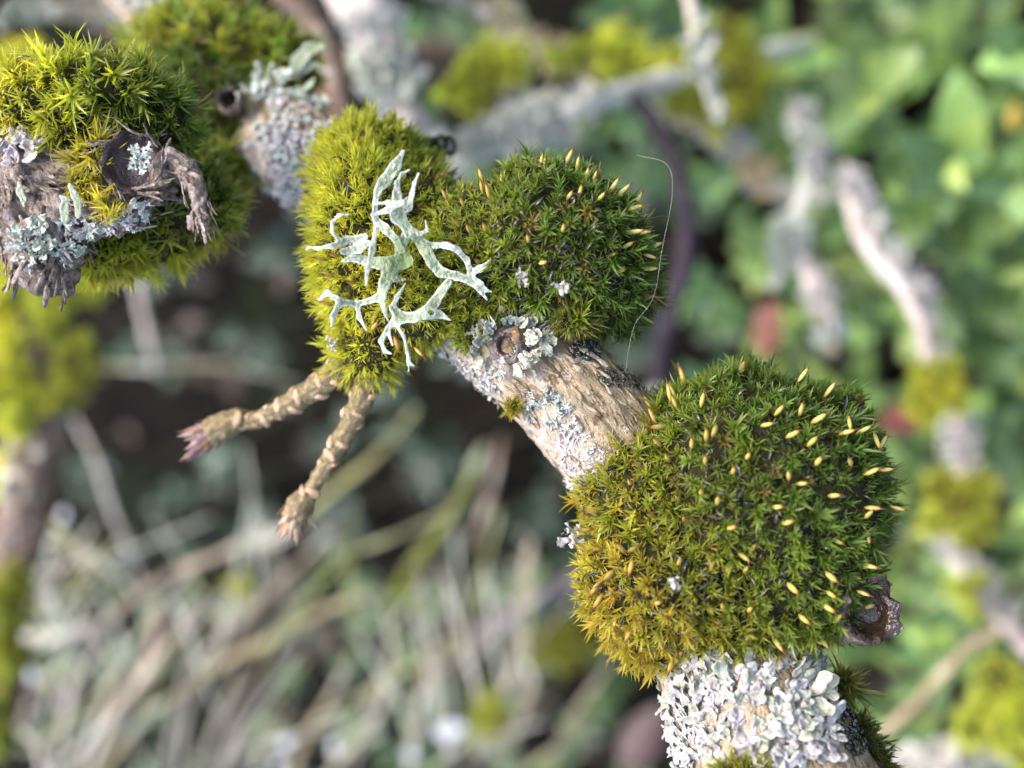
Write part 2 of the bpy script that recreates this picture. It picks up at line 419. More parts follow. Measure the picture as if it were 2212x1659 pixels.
def capsule_meshes():
    V = []; U = []; F = []; K = 10; prof = [(0, .09), (.12, .15), (.3, .23), (.55, .265), (.8, .255), (1.05, .22), (1.3, .15), (1.42, .09)]
    for z, r in prof:
        for j in range(K):
            rr = r * (1.09 if j % 2 else 0.90); a = 2*math.pi*j/K
            V.append((rr*math.cos(a), rr*math.sin(a), z*1.4 - 0.95)); U.append((j/K, z/1.42))
    for i in range(len(prof)-1):
        for j in range(K): F.append((i*K+j, i*K+(j+1) % K, (i+1)*K+(j+1) % K, (i+1)*K+j))
    body = local_mesh("capsule", V, F, CAPS, U)
    V2 = []; F2 = []; K2 = 6; pr = [(1.36*1.4-.95, .13), (1.44*1.4-.95, .09), (1.75*1.4-.95, .025), (1.95*1.4-.95, .004)]
    for z, r in pr:
        for j in range(K2): V2.append((r*math.cos(2*math.pi*j/K2), r*math.sin(2*math.pi*j/K2), z))
    for i in range(len(pr)-1):
        for j in range(K2): F2.append((i*K2+j, i*K2+(j+1) % K2, (i+1)*K2+(j+1) % K2, (i+1)*K2+j))
    return body, local_mesh("beak", V2, F2, BEAK)
CAP_ME, BEAK_ME = capsule_meshes()

# a flat, branching sheet (lichen) grown from thick lines: outline by marching squares, real thickness, raised rim
def sheet(segs, h, zf, tk, kk=0.10, holes=(), rough=0.03, seed=0):
    sg = np.asarray(segs, float)
    lo = np.minimum((sg[:, 0:2] - sg[:, 2:3]).min(0), (sg[:, 3:5] - sg[:, 5:6]).min(0)) - 4*h
    hi = np.maximum((sg[:, 0:2] + sg[:, 2:3]).max(0), (sg[:, 3:5] + sg[:, 5:6]).max(0)) + 4*h
    nx, ny = int((hi[0]-lo[0])/h) + 2, int((hi[1]-lo[1])/h) + 2
    X, Y = np.meshgrid(lo[0] + np.arange(nx)*h, lo[1] + np.arange(ny)*h, indexing='ij')
    acc = np.zeros_like(X)
    for x0, y0, r0, x1, y1, r1 in sg:
        dx, dy = x1-x0, y1-y0; l2 = dx*dx + dy*dy + 1e-9
        t = np.clip(((X-x0)*dx + (Y-y0)*dy)/l2, 0, 1)
        acc += np.exp(-np.clip((np.hypot(X-x0-t*dx, Y-y0-t*dy) - (r0+(r1-r0)*t))/kk, -40, 60))
    Fd = -kk*np.log(acc + 1e-30)
    for hx, hy, hr in holes: Fd = np.maximum(Fd, hr - np.hypot(X-hx, Y-hy))
    if rough:
        r = np.random.RandomState(seed); N = r.rand(nx//3+3, ny//3+3)
        xi, yi = np.arange(nx)/3.0, np.arange(ny)/3.0
        a, b = xi.astype(int), yi.astype(int); fx, fy = (xi-a)[:, None], (yi-b)[None]
        Ni = (N[a][:, b]*(1-fx)*(1-fy) + N[a+1][:, b]*fx*(1-fy) + N[a][:, b+1]*(1-fx)*fy + N[a+1][:, b+1]*fx*fy)
        Fd = Fd + (Ni - .5)*2*rough
    ins = Fd < 0; V = []; rim = []; idx = {}
    def corner(i, j, side):
        k = (i, j, side)
        if k not in idx:
            d = -Fd[i, j]; s = min(1, d/0.09); th = tk*(s*s*(3-2*s))*(0.62 + 0.38*math.exp(-((d-0.12)/0.10)**2))
            idx[k] = len(V); V.append((X[i, j], Y[i, j], zf(X[i, j], Y[i, j]) + side*th)); rim.append(math.exp(-(d/0.16)**2))
        return idx[k]
    def cross(i, j, i2, j2):
        k = ((i, j), (i2, j2)) if (i, j) < (i2, j2) else ((i2, j2), (i, j))
        if k not in idx:
            a, b = Fd[i, j], Fd[i2, j2]; t = a/(a-b) if abs(a-b) > 1e-12 else 0.5
            x, y = X[i, j]+(X[i2, j2]-X[i, j])*t, Y[i, j]+(Y[i2, j2]-Y[i, j])*t
            idx[k] = len(V); V.append((x, y, zf(x, y))); rim.append(1.0)
        return idx[k]
    F = []
    cell = ins[:-1, :-1] | ins[1:, :-1] | ins[1:, 1:] | ins[:-1, 1:]
    for i, j in zip(*np.nonzero(cell)):
        c = ((i, j), (i+1, j), (i+1, j+1), (i, j+1)); top = []; bot = []
        for q in range(4):
            a, b = c[q], c[(q+1) % 4]
            if ins[a]: top.append(corner(*a, 1)); bot.append(corner(*a, -1))
            if ins[a] != ins[b]: k = cross(*a, *b); top.append(k); bot.append(k)
        if len(top) >= 3: F.append(tuple(top)); F.append(tuple(reversed(bot)))
    return np.array(V), F, np.array(rim)

def lobe_mesh(name, seed, kind):
    r = random.Random(seed); segs = []
    if kind == "broad":                         # rounded, scalloped lobes
        segs.append((0, 0, .3, .7, 0, .42))
        for k in range(r.choice((2, 3))):
            a = r.uniform(-.75, .75); l = r.uniform(.55, .95); rr = r.uniform(.30, .46)
            segs.append((.6, 0, .35, .7 + l*math.cos(a), l*math.sin(a)*1.2, rr))
    else:                                       # narrow, forked, star-like lobes
        segs.append((0, 0, .22, .6, 0, .2))
        for sgn in (-1, 1):
            a = sgn*r.uniform(.3, .7); x, y = .6 + .55*math.cos(a), .55*math.sin(a)
            segs.append((.6, 0, .2, x, y, .17))
            for s2 in (-1, 1):
                b = a + s2*r.uniform(.25, .6); l = r.uniform(.3, .55)
                segs.append((x, y, .17, x + l*math.cos(b), y + l*math.sin(b), r.uniform(.09, .16)))
    ph = r.uniform(0, 6); lift = r.uniform(.05, .4)
    zf = lambda x, y: lift*x*x*.6 + 0.16*math.sin(3.4*y + ph) + .09*math.sin(5*x + ph*2) + .05*math.sin(9*x + 7*y + ph)
    V, F, rim = sheet(segs, 0.105, zf, 0.07, 0.06, (), 0.06, seed)
    return local_mesh(name, V, F, LICH, attr={"rim": rim})
LOBE_B = [lobe_mesh("lobe", 100+i, "broad") for i in range(7)]
LOBE_N = [lobe_mesh("lobe", 120+i, "narrow") for i in range(7)]

def hairs(parent, name, pts, mat, r0=0.028, kind="stuff"):
    b = Bag()
    for p, d, L in pts:
        d = unit(d); B = basis(d); c = p + d*L*.55 + B[:, 0]*L*rng.uniform(-.15, .15); e = p + d*L + B[:, 1]*L*rng.uniform(-.35, .35)
        V = []
        for q, rr in ((p, r0), (c, r0*.8)):
            for k in range(3): V.append(q + (B[:, 0]*math.cos(k*2.094) + B[:, 1]*math.sin(k*2.094))*rr)
        V.append(e)
        b.add(V, [(0, 1, 4, 3), (1, 2, 5, 4), (2, 0, 3, 5), (3, 4, 6), (4, 5, 6), (5, 3, 6)])
    return b.build(name, mat, parent, kind=kind)

# ------------------------------------------------------------------ ground
def ground():
    a = np.concatenate((np.linspace(-60000, -1500, 7)[:-1], np.linspace(-1500, 1500, 121), np.linspace(1500, 60000, 7)[1:]))
    n = len(a); V = []; F = []
    for i in range(n):
        for j in range(n):
            x, y = a[i], a[j] + 200
            z = 9*fn((x, y, 0), 0.012, 4) - 4 if abs(a[i]) < 1500 and abs(a[j]) < 1500 else -4
            V.append((x*S, y*S, z*S))
    for i in range(n-1):
        for j in range(n-1): F.append((i*n+j, (i+1)*n+j, (i+1)*n+j+1, i*n+j+1))
    me = bpy.data.meshes.new("ground"); me.from_pydata(V, [], F); finish(me, SOIL)
    o = bpy.data.objects.new("ground", me); COL.objects.link(o); o["kind"] = "structure"
ground()

# ------------------------------------------------------------------ the main branch
MAIN = Tube(np.vstack((pts_px([
    (150, -190, 164, 4.6), (320, 0, 158, 4.8), (430, 125, 152, 5.0), (545, 245, 146, 5.2), (660, 335, 137, 5.3), (790, 450, 129, 5.4), (920, 585, 124, 5.4),
    (1085, 715, 121, 5.4), (1240, 862, 119.5, 5.6), (1370, 1020, 120, 6.0), (1480, 1200, 121, 6.5), (1560, 1370, 119, 7.2), (1630, 1540, 116, 8.0),
    (1710, 1720, 114, 8.4), (1850, 2000, 116, 8.6), (2150, 2400, 124, 8.8)]),
    [(*(px(2300, 2500, 135) + DOWN*40), 9.0), (*(px(2300, 2500, 135) + DOWN*120), 9.4), (*(px(2300, 2500, 135) + DOWN*(hgt(px(2300, 2500, 135)) + 12)), 10.5)])), 16)
def bark_disp(a, b):
    def f(ph, s, r, p):
        q = (math.cos(ph)*r*1.1, math.sin(ph)*r*1.1, s*0.28)
        return a*noise.noise(Vector(q)) + b*fn(p, 0.9, 3) + 0.25*fn(p, 0.12, 2)
    return f
branch = thing("mossy_branch", MAIN.P[-1], "thick mossy branch crossing diagonally, bare tan bark showing between two round moss cushions", "branch")
def make_wood():
    t = MAIN; ring = Tube.__new__(Tube); ring.__dict__.update(t.__dict__)
    # resample finely where the bark is seen
    n = 420; k = np.linspace(0, 1, n)**1.0; x = k*(len(t.P)-1); i = np.minimum(x.astype(int), len(t.P)-2); g = (x-i)
    for nm in ("P", "T", "A", "B"): a = getattr(t, nm); setattr(ring, nm, a[i]*(1-g)[:, None] + a[i+1]*g[:, None])
    for nm in ("r", "L"): a = getattr(t, nm); setattr(ring, nm, a[i]*(1-g) + a[i+1]*g)
    V, F, U = ring.mesh(96, bark_disp(0.30, 0.13))
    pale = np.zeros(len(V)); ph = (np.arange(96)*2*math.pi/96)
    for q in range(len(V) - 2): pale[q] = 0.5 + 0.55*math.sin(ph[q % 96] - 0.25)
    return build("wood", V, F, BARK, branch, uv=U, attr={"pale": pale})
make_wood()

def flake_mesh(seed, mat):
    r = random.Random(seed); segs = []; x = 0
    for k in range(3): nx = x + r.uniform(.3, .7); segs.append((x, r.uniform(-.12, .12), r.uniform(.14, .3), nx, r.uniform(-.2, .2), r.uniform(.05, .28))); x = nx
    V, F, rim = sheet(segs, .1, lambda a, b: .10*math.sin(a*2.2 + seed) + .08*a*a*r.choice((1,)) *.4 - .25*b*b, .07, .05, (), .08, seed)
    return local_mesh("bark_flake", V, F, mat, V[:, :2]*1.0 + seed*3.7, attr={"pale": np.full(len(V), r.uniform(.2, .8))})
FLK = [flake_mesh(400+i, BARK) for i in range(7)]; FLO = [flake_mesh(420+i, OLD) for i in range(7)]
def flakes(parent, lst, meshes, sc, r, lift=.1):
    for p, n, T in lst:
        T = unit(T + np.array([r.gauss(0, .25) for _ in range(3)])); g = unit(T - n*float(T@n) + n*r.uniform(-.02, lift)); z = unit(n - g*float(n@g)); s_ = r.uniform(*sc)
        inst("bark_flake", r.choice(meshes), parent, p - n*.03, np.stack((g, np.cross(z, g), z), 1), (s_*1.3, s_*r.uniform(.5, .9), s_*.8))
# ------------------------------------------------------------------ moss cushions
class Blob:
    def __init__(s, x, y, d, ax, ay, az, rot=0.0):     # centre in the picture, half axes in mm, turned about the view axis
        s.c = px(x, y, d); s.ax = np.array((ax, ay, az), float); s.rot = rot
        c, q = math.cos(rot), math.sin(rot); s.M = np.array(((c, -q, 0), (q, c, 0), (0, 0, 1.0)))
    def val(s, P, grow=0.0): return np.linalg.norm(((np.asarray(P)-s.c) @ s.M)/(s.ax+grow), axis=-1)
    def samples(s, spacing, r):
        area = 4*math.pi*((((s.ax[0]*s.ax[1])**1.6 + (s.ax[0]*s.ax[2])**1.6 + (s.ax[1]*s.ax[2])**1.6)/3)**(1/1.6))
        n = int(area/spacing**2); out = []
        for i in range(n):
            z = 1 - 2*(i+.5)/n; a = i*2.39996 + r.uniform(-.1, .1); q = math.sqrt(1-z*z)
            u = np.array((q*math.cos(a), q*math.sin(a), z)); u = unit(u + np.array([r.gauss(0, .25) for _ in range(3)])*spacing/max(s.ax.mean(), 1)*.6)
            out.append((s.c + s.M @ (u*s.ax), unit(s.M @ (u/s.ax))))
        return out
    def hit(s, x, y, grow=0.0):                        # where the view line through (x, y) meets it
        o = px(x, y, 1.0); d = unit(o); A = s.ax + grow
        oo = (-s.c @ s.M)/A; dd = (d @ s.M)/A
        a, b, c = dd@dd, 2*oo@dd, oo@oo - 1; q = b*b - 4*a*c
        t = (-b - math.sqrt(q))/(2*a) if q > 0 else -b/(2*a)
        P = d*t; n = unit(s.M @ (((P-s.c) @ s.M)/A**2))
        if q <= 0: P = s.c + s.M @ (unit(((P-s.c) @ s.M)/A)*A)
        return P, n

def cushion(name, label, cat, blobs, meshes, spacing, colf, seed, group=None, sink=1.5, sc=(.85, 1.2), limit=300, tubes=(), wither_glint=0, back=-0.45, bend=0.42, base=None, keep=None, fill=(1.0, 1.0), uneven=1.0):
    r = random.Random(seed)
    t = thing(name, base if base is not None else blobs[0].c, label, cat, group)
    for i, b in enumerate(blobs):
        V, F = ellipsoid(b.c, b.ax - 0.35, b.rot, 36, 24, 0.05, 0.35)
        build("cushion_base", V, F, CORE, t)
    pts = []
    for i, b in enumerate(blobs):
        for p, n in b.samples(spacing, r):
            if any(o is not b and o.val(p, -.25) < 1 for o in blobs): continue
            if any(tb.near(p)[1] < -0.5 for tb in tubes): continue
            view = -unit(p); f = float(n @ view)
            if f < back or (keep and not keep(p, n)): continue
            pts.append((f, p + n*uneven*(1.5*fn(p, .13, 2) - .2), n))
    pts.sort(key=lambda q: -q[0])
    rest = Bag(); tint = []
    for k, (f, p, n) in enumerate(pts):
        ax = unit(n + np.array([r.gauss(0, bend) for _ in range(3)])); B = basis(ax, r.uniform(0, 6.28)); s = r.uniform(*sc)*r.choice((.72, .9, 1, 1, 1.15))
        q = p - ax*sink*s; me = r.choice(meshes)
        if k < limit: inst("moss_shoot", me, t, q, B, s, colf(p, n, r))
        else:
            co = np.empty(len(me.vertices)*3); me.vertices.foreach_get("co", co); co = co.reshape(-1, 3)/S*s
            uv = np.zeros((len(co), 2)); uv[:, 1] = 0.5
            rest.add(q + co @ B.T, [tuple(pl.vertices) for pl in me.polygons], uv); tint += [(*colf(p, n, r), 1)]*len(co)
    if fill:
        for b in blobs:
            for p, n in b.samples(spacing*.56, r):
                if float(n @ -unit(p)) < back or fn(p + 50, .45, 2) < -.22 or any(o is not b and o.val(p, -.4) < 1 for o in blobs) or any(tb.near(p)[1] < -0.5 for tb in tubes) or (keep and not keep(p, n)): continue
                B = basis(unit(n + np.array([r.gauss(0, .35) for _ in range(3)])), r.uniform(0, 6.28)); s = r.uniform(*sc)*.9
                V, F, U = r.choice(FILL); c = colf(p, n, r); rest.add(p + n*uneven*(1.5*fn(p, .13, 2) - .2) - n*(sink*s*.75 + .5) + (V*np.array((fill[1], fill[1], 1.0))) @ B.T * s*fill[0], F, U); tint += [(*c, 1)]*len(V)
    if rest.n: rest.build("moss_shoots", MOSST, t, kind="stuff", attr={"tint": tint})
    if wither_glint and pts:
        w = Bag()
        for k in range(wither_glint):
            f, p, n = pts[int(len(pts)*r.random()**1.4)]
            q = p + np.array([r.gauss(0, spacing*.6) for _ in range(3)]); q = q - n*(0.1 + float((q-p)@n))
            B = basis(unit(n + np.array([r.gauss(0, .6) for _ in range(3)])), r.uniform(0, 6.28))
            V, F, U = leaf_strip(r.uniform(1.2, 2.0), r.uniform(.26, .42), r.uniform(.2, 1.0), r.uniform(.6, 2.6), 0, (0, 0, 0), 6, .6, r.uniform(-1.5, 1.5))
            w.add(q + np.array(V) @ B.T, F, U)
        w.build("withered_glint_leaves", WITHER_GLINT, t, kind="stuff")  # glossy dark leaf curls added to mimic wet glints between shoots
    return t
def add_capsules(t, blobs, lst, conv, colf, seed, grow=1.25, sc=(.68, 1.0)):
    r = random.Random(seed)
    for zx, zy, ang in lst:
        x, y = conv(zx, zy)
        b = min(blobs, key=lambda q: np.linalg.norm(((px(x, y, -q.c[2]) - q.c) @ q.M)[:2]/q.ax[:2]))
        P, n = b.hit(x, y, grow); a = math.radians(ang + r.uniform(-8, 8))
        s = max(.38, math.sqrt(max(0, 1-n[2]**2))); d = unit((math.cos(a)*s, math.sin(a)*s, max(.12, n[2]*.75)))
        o = inst("capsule", CAP_ME, t, P, basis(d, r.uniform(0, 6)), r.uniform(*sc), colf(x, y, r))
        sub("beak", BEAK_ME, o)

YEL, OLV, GRN, DGR = (0.30, 0.29, 0.04), (0.15, 0.20, 0.028), (0.075, 0.15, 0.026), (0.042, 0.10, 0.022)
def picxy(p): k = mmpx(-p[2]); return p[0]/k + 1106, -p[1]/k + 829.5
BROWN = (.15, .095, .035)
def jit(c, r, a=.18):
    if a == .18 and c[0] < .45 and c[2] < c[1]*.5 and r.random() < .05: c = lerp(c, BROWN, .8)
    k = 1 + r.uniform(-a, a); return tuple(x*k*(1 + r.uniform(-.06, .06)) for x in c)

# the large cushion
big = [Blob(1622, 1070, 118, 12.9, 12.0, 10.8), Blob(1445, 1250, 116.8, 8.4, 7.2, 8.2), Blob(1670, 1215, 117, 9.4, 8.8, 8.8, .4), Blob(1405, 1080, 117.6, 7.0, 7.6, 7.0), Blob(1570, 1300, 115.5, 6.5, 5.0, 6.5), Blob(1330, 1000, 119.5, 3.6, 4.2, 3.6), Blob(1480, 1370, 115.6, 4.0, 3.0, 3.2), Blob(1620, 850, 119, 3.8, 3.0, 3.8)]
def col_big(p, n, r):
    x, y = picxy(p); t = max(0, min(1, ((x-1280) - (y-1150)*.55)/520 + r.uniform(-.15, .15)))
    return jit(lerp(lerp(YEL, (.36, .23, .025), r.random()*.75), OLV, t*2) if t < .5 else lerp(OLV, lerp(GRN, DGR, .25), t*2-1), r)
BIG = cushion("moss_cushion", "largest round moss cushion, studded with yellow capsules, on the lower branch above white lichen", "moss", big, SH_WIDE, 1.6, col_big, 1, "capsule-bearing moss cushions", tubes=(MAIN,), wither_glint=700, sc=(.6, 1.0), sink=1.4)
cb = [(372,297,115),(400,370,120),(465,330,115),(485,385,125),(625,185,105),(592,320,110),(725,310,80),(845,240,92),(915,160,70),(1035,340,60),(1095,360,60),(1210,190,65),(1340,260,60),(1285,400,45),(1160,475,40),(1255,510,60),(1420,465,20),(1500,455,40),(745,480,105),(675,520,100),(510,515,130),(330,525,140),(560,590,115),(310,600,150),(410,620,160),(740,600,100),(945,580,70),(875,650,85),(1100,675,170),(1285,605,85),(1205,712,20),(1360,770,10),(1540,655,35),(1610,645,5),(1545,830,5),(1665,830,-10),(1085,825,20),(1135,900,35),(720,760,100),(800,795,95),(375,705,115),(475,860,150),(640,885,110),(865,925,30),(1375,990,-30),(965,1025,60),(195,845,170),(165,935,175),(390,1030,200),(615,1090,230),(275,1155,215),(210,1215,230),(225,1275,235),(305,1375,250),(370,1440,240),(580,1335,205),(600,1440,250),(845,1140,90),(1160,1215,-45),(1345,1245,-35),(1500,1240,-20),(1530,1110,-10),(1345,1160,-40),(1330,1310,-40),(1215,1365,-50),(1310,1475,-60),(1085,1480,-60),(1095,1560,-75),(825,1305,100),(955,1320,85),(625,1520,250),(575,1590,245),(755,1620,-90),(1050,1600,-90)]
cv_big = lambda a, b: (1192.3 + a*.4479, 725.8 + b*.4479)
def capcol_big(x, y, r):
    t = max(0, min(1, (x-1250)/620 + (1250-y)/1500)); return jit(lerp((0.42, 0.20, 0.012), (0.46, 0.39, 0.08), t), r, .12)
rc = random.Random(8)
cb += [(rc.uniform(250, 1600), rc.uniform(250, 1500), rc.uniform(0, 360)) for k in range(26)]
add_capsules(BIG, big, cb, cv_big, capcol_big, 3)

# the smaller cushion
small = [Blob(1190, 535, 118, 8.9, 7.6, 7.8), Blob(1050, 545, 118.5, 6.2, 6.4, 6.2), Blob(1270, 580, 118.5, 5.8, 5.4, 6.0), Blob(1010, 630, 117.8, 3.6, 3.0, 3.0), Blob(1320, 640, 120, 3.6, 3.2, 3.4), Blob(1150, 420, 119, 3.4, 2.8, 3.4)]
def col_small(p, n, r):
    x, y = picxy(p); t = max(0, min(1, (x-960)/300 - (y-540)/900 + r.uniform(-.15, .15)))
    return jit(lerp(lerp(OLV, YEL, .25), lerp(GRN, DGR, .2), t), r)
SMALL = cushion("moss_cushion", "smaller dark green moss cushion with upright pale capsules, beside the white strap lichen", "moss", small, SH_WIDE, 1.45, col_small, 2, "capsule-bearing moss cushions", tubes=(MAIN,), wither_glint=500, sc=(.58, .92), sink=1.4)
cs = [(490,270,110),(495,355,95),(545,390,110),(650,310,92),(762,220,95),(803,225,92),(780,395,85),(757,460,95),(945,170,80),(972,180,85),(955,350,75),(995,330,70),(875,495,95),(1150,140,70),(1220,180,75),(1158,420,60),(1240,385,80),(1290,265,80),(1345,280,60),(1395,430,40),(1490,350,50),(1560,385,35),(1675,455,60),(1640,510,15),(215,410,110),(350,470,110),(310,630,120),(400,670,120),(525,660,115),(630,640,112),(845,745,95),(1110,670,75),(380,840,145),(465,915,150),(955,925,0),(1650,690,10),(1715,700,5),(1590,795,15),(1475,865,10),(1545,985,15),(1760,875,-15),(1790,800,15),(1755,970,-5),(1290,1058,0),(1605,1170,-40),(1550,1225,0),(1420,1315,-30)]
cv_small = lambda a, b: (898.6 + a*.2865, 302.4 + b*.2865)
def capcol_small(x, y, r):
    t = max(0, min(1, (x-980)/240 + (430-y)/500)); return jit(lerp((0.42, 0.24, 0.015), (0.50, 0.43, 0.11), t), r, .12)
add_capsules(SMALL, small, cs, cv_small, capcol_small, 4, sc=(.64, .92))

# the velvety sleeve behind the strap lichen
sleeve = [Blob(800, 545, 121, 5.9, 10.6, 7.2, .06), Blob(800, 365, 125, 6.0, 5.2, 6.0), Blob(880, 620, 119, 5.6, 6.4, 5.6, .5), Blob(795, 755, 120, 3.6, 3.2, 4.0), Blob(1030, 690, 117.6, 3.4, 3.6, 2.8, .6), Blob(905, 470, 122, 4.6, 6.2, 5.0, .3)]
def col_slv(p, n, r):
    x, y = picxy(p); t = max(0, min(1, (x-690)/290 + (330-y)/700 + (0.35 if y > 730 else 0) + r.uniform(-.15, .15)))
    return jit(lerp((0.42, 0.43, 0.06), lerp(GRN, OLV, .4), t), r)
SLEEVE = cushion("moss_sleeve", "velvety yellow-green moss wrapped round the branch behind the white strap lichen", "moss", sleeve, SH_FINE, 1.1, col_slv, 5, None, tubes=(MAIN,), wither_glint=60, sc=(.6, .95), sink=1.3, bend=.2, back=-.35, fill=(1.0, .7))
add_capsules(SLEEVE, sleeve, [(240,940,170),(320,915,160),(290,1040,175),(420,1080,170),(560,1340,50),(690,1440,100),(820,1490,-50),(270,1205,170)], lambda a, b: (604.8 + a*.3646, 216 + b*.3646), lambda x, y, r: jit((0.48, 0.20, 0.015), r), 6, sc=(.7, .85))

# moss round the knob at the upper left
knob = [Blob(205, 205, 117, 7.6, 3.6, 5.4, -.05), Blob(75, 235, 116, 4.0, 3.0, 4.0, .2), Blob(350, 250, 118.5, 2.8, 3.4, 3.6), Blob(150, 280, 115.5, 3.4, 2.2, 3.2)]
def col_knob(p, n, r):
    x, y = picxy(p); t = max(0, min(1, (x-40)/330 + r.uniform(-.2, .2)))
    return jit(lerp((0.35, 0.36, 0.045), GRN, t), r)
KNOB = cushion("moss_cushion", "spiky green moss cap on top of the gnarled dead stub", "moss", knob, SH_LONG, 1.75, col_knob, 8, None, sc=(.75, 1.15), wither_glint=120, sink=1.4)
tail = [Blob(195, 345, 112.6, 1.6, 1.9, 1.4, .2), Blob(170, 400, 111.8, 1.2, 1.1, 1.0)]
cushion("moss_tuft", "yellow-green moss tuft hanging over the stub below its spiky cap", "moss", tail, SH_LONG, 1.6, lambda p, n, r: jit((.27, .25, .03), r), 9, None, sc=(.7, 1.0), sink=1.7)
cushion("moss_tuft", "pale yellow star-shaped moss rosette on the stub beside frilly lichen", "moss", [Blob(222, 440, 111.2, .6, .6, .5)], SH_LONG, 1.0, lambda p, n, r: jit((.36, .33, .05), r), 10, None, sc=(.8, 1.05), sink=1.9)
under = [Blob(335, 470, 124, 8.0, 5.0, 5.5, .25), Blob(220, 525, 121, 4.2, 3.2, 4.0), Blob(20, 470, 124, 3.2, 4.2, 3.0)]
def col_under(p, n, r):  # lit lower fringe and shade above it put into the shoot colour
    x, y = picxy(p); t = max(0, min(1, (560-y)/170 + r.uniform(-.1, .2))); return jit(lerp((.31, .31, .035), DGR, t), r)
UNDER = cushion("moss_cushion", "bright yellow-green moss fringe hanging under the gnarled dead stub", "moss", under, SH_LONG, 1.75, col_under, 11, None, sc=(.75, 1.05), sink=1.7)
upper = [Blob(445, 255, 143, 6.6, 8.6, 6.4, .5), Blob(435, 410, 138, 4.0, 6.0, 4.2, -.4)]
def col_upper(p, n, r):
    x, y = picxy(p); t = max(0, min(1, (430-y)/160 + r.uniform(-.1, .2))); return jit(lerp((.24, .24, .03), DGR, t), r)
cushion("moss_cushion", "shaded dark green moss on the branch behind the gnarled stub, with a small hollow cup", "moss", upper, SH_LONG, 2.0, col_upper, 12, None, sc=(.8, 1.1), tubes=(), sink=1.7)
crown = [Blob(490, 120, 147, 9.5, 5.6, 6.5, -.15), Blob(380, 140, 147, 5.0, 4.0, 5.0), Blob(590, 150, 146, 5.2, 4.4, 5.0)]
cushion("moss_cushion", "soft light green moss crown on the far end of the branch, behind the stub", "moss", crown, SH_LONG, 1.95, lambda p, n, r: jit(lerp((.26, .27, .035), GRN, r.random()), r), 13, None, sc=(.8, 1.15), sink=1.7)

# small tufts
cushion("moss_tuft", "tiny olive moss tuft on the bare bark by the grey ciliate lichen", "moss", [Blob(1108, 882, 115.6, .8, .8, .7)], SH_FINE, .62, lambda p, n, r: jit((.22, .2, .025), r), 14, None, sc=(.4, .6), sink=1.2)
cushion("moss_tuft", "bright green star-leaved moss rosette at the foot of the dark green cushion", "moss", [Blob(1232, 690, 113.8, 1.7, 1.3, 1.2)], SH_WIDE, 1.35, lambda p, n, r: jit((.13, .17, .02), r), 15, None, sc=(.85, 1.1), sink=2.0)
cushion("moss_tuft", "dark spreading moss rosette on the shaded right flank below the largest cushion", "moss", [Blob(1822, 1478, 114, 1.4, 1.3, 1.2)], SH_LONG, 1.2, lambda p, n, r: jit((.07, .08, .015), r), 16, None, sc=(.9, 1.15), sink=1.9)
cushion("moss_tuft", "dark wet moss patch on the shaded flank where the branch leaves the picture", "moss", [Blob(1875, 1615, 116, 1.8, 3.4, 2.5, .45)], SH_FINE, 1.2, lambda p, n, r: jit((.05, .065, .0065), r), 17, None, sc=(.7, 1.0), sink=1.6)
cushion("moss_tuft", "yellow-green moss low on the white lichen at the thick end of the branch", "moss", [Blob(1610, 1665, 106.8, 2.4, 1.2, .9)], SH_FINE, 1.0, lambda p, n, r: jit((.2, .21, .03), r), 18, None, sc=(.6, .9), sink=1.5)

# ------------------------------------------------------------------ the white strap lichen
ZX = lambda a, b: (604.8 + a*.3646, 216 + b*.3646)
def strap_layer(name, chains, d0, parent, holes=(), lift=0.0, seed=0, slope=(0, 0)):
    k = mmpx(d0); c0 = px(*ZX(720, 960), d0)
    conv = lambda a, b, w: ((ZX(a, b)[0]-1106)*k, -(ZX(a, b)[1]-829.5)*k, w*.3646*k*.80)
    segs = []
    for ch in chains:
        q = [conv(*p) for p in ch]
        for a, b in zip(q, q[1:]): segs.append((*a, *b))
    hl = [conv(*h) for h in holes]
    def zf(x, y):
        e = math.hypot(x-c0[0], y-c0[1])
        return -d0 + lift + 0.010*e*e*.35 + slope[0]*(x-c0[0]) + slope[1]*(y-c0[1]) + .8*noise.noise(Vector((x*.45+seed, y*.45, 3.1))) + .10*noise.noise(Vector((x*1.7, y*1.7+seed, 1)))
    V, F, rim = sheet(segs, 0.095, zf, 0.06, 0.09, hl, 0.035, seed)
    root = np.exp(-((V[:, 0]-c0[0]-.1)**2 + (V[:, 1]-c0[1])**2)/(2.4**2))*.85
    return build(name, V, F, STRAP, parent, attr={"rim": rim, "root": root})
STR = thing("strap_lichen", px(*ZX(720, 960), 113.5), "white branching strap lichen with forked antler-like lobes, lying on the velvety moss sleeve", "lichen")
strap_layer("thallus", [
    [(745,950,55),(660,970,55),(590,968,46),(500,950,34),(430,935,26),(368,958,10)],
    [(720,960,50),(715,880,38),(755,800,34),(800,800,30),(860,880,46),(900,960,40),(950,1020,38),(1050,1045,31),(1130,1070,32),(1200,1120,22),(1252,1136,6)],
    [(1150,1085,20),(1190,1130,16),(1225,1182,8)], [(1130,1030,20),(1185,1000,25),(1215,985,16),(1250,944,5)], [(1140,1045,14),(1170,1075,14),(1200,1090,14)],
    [(790,795,26),(870,858,24),(985,862,24),(1050,890,23),(1108,950,21),(1130,1025,24)],
    [(655,1000,60),(622,1090,40),(600,1165,38),(520,1190,20),(450,1205,22),(370,1200,25),(330,1172,18),(282,1142,20),(232,1182,14)],
    [(352,1205,20),(322,1280,19),(310,1345,8)], [(455,1210,20),(470,1290,16),(512,1366,6)], [(600,1175,24),(622,1250,15),(640,1312,6)],
    [(660,1030,50),(690,1062,20),(742,1060,8)]], 110.8, STR, seed=1)
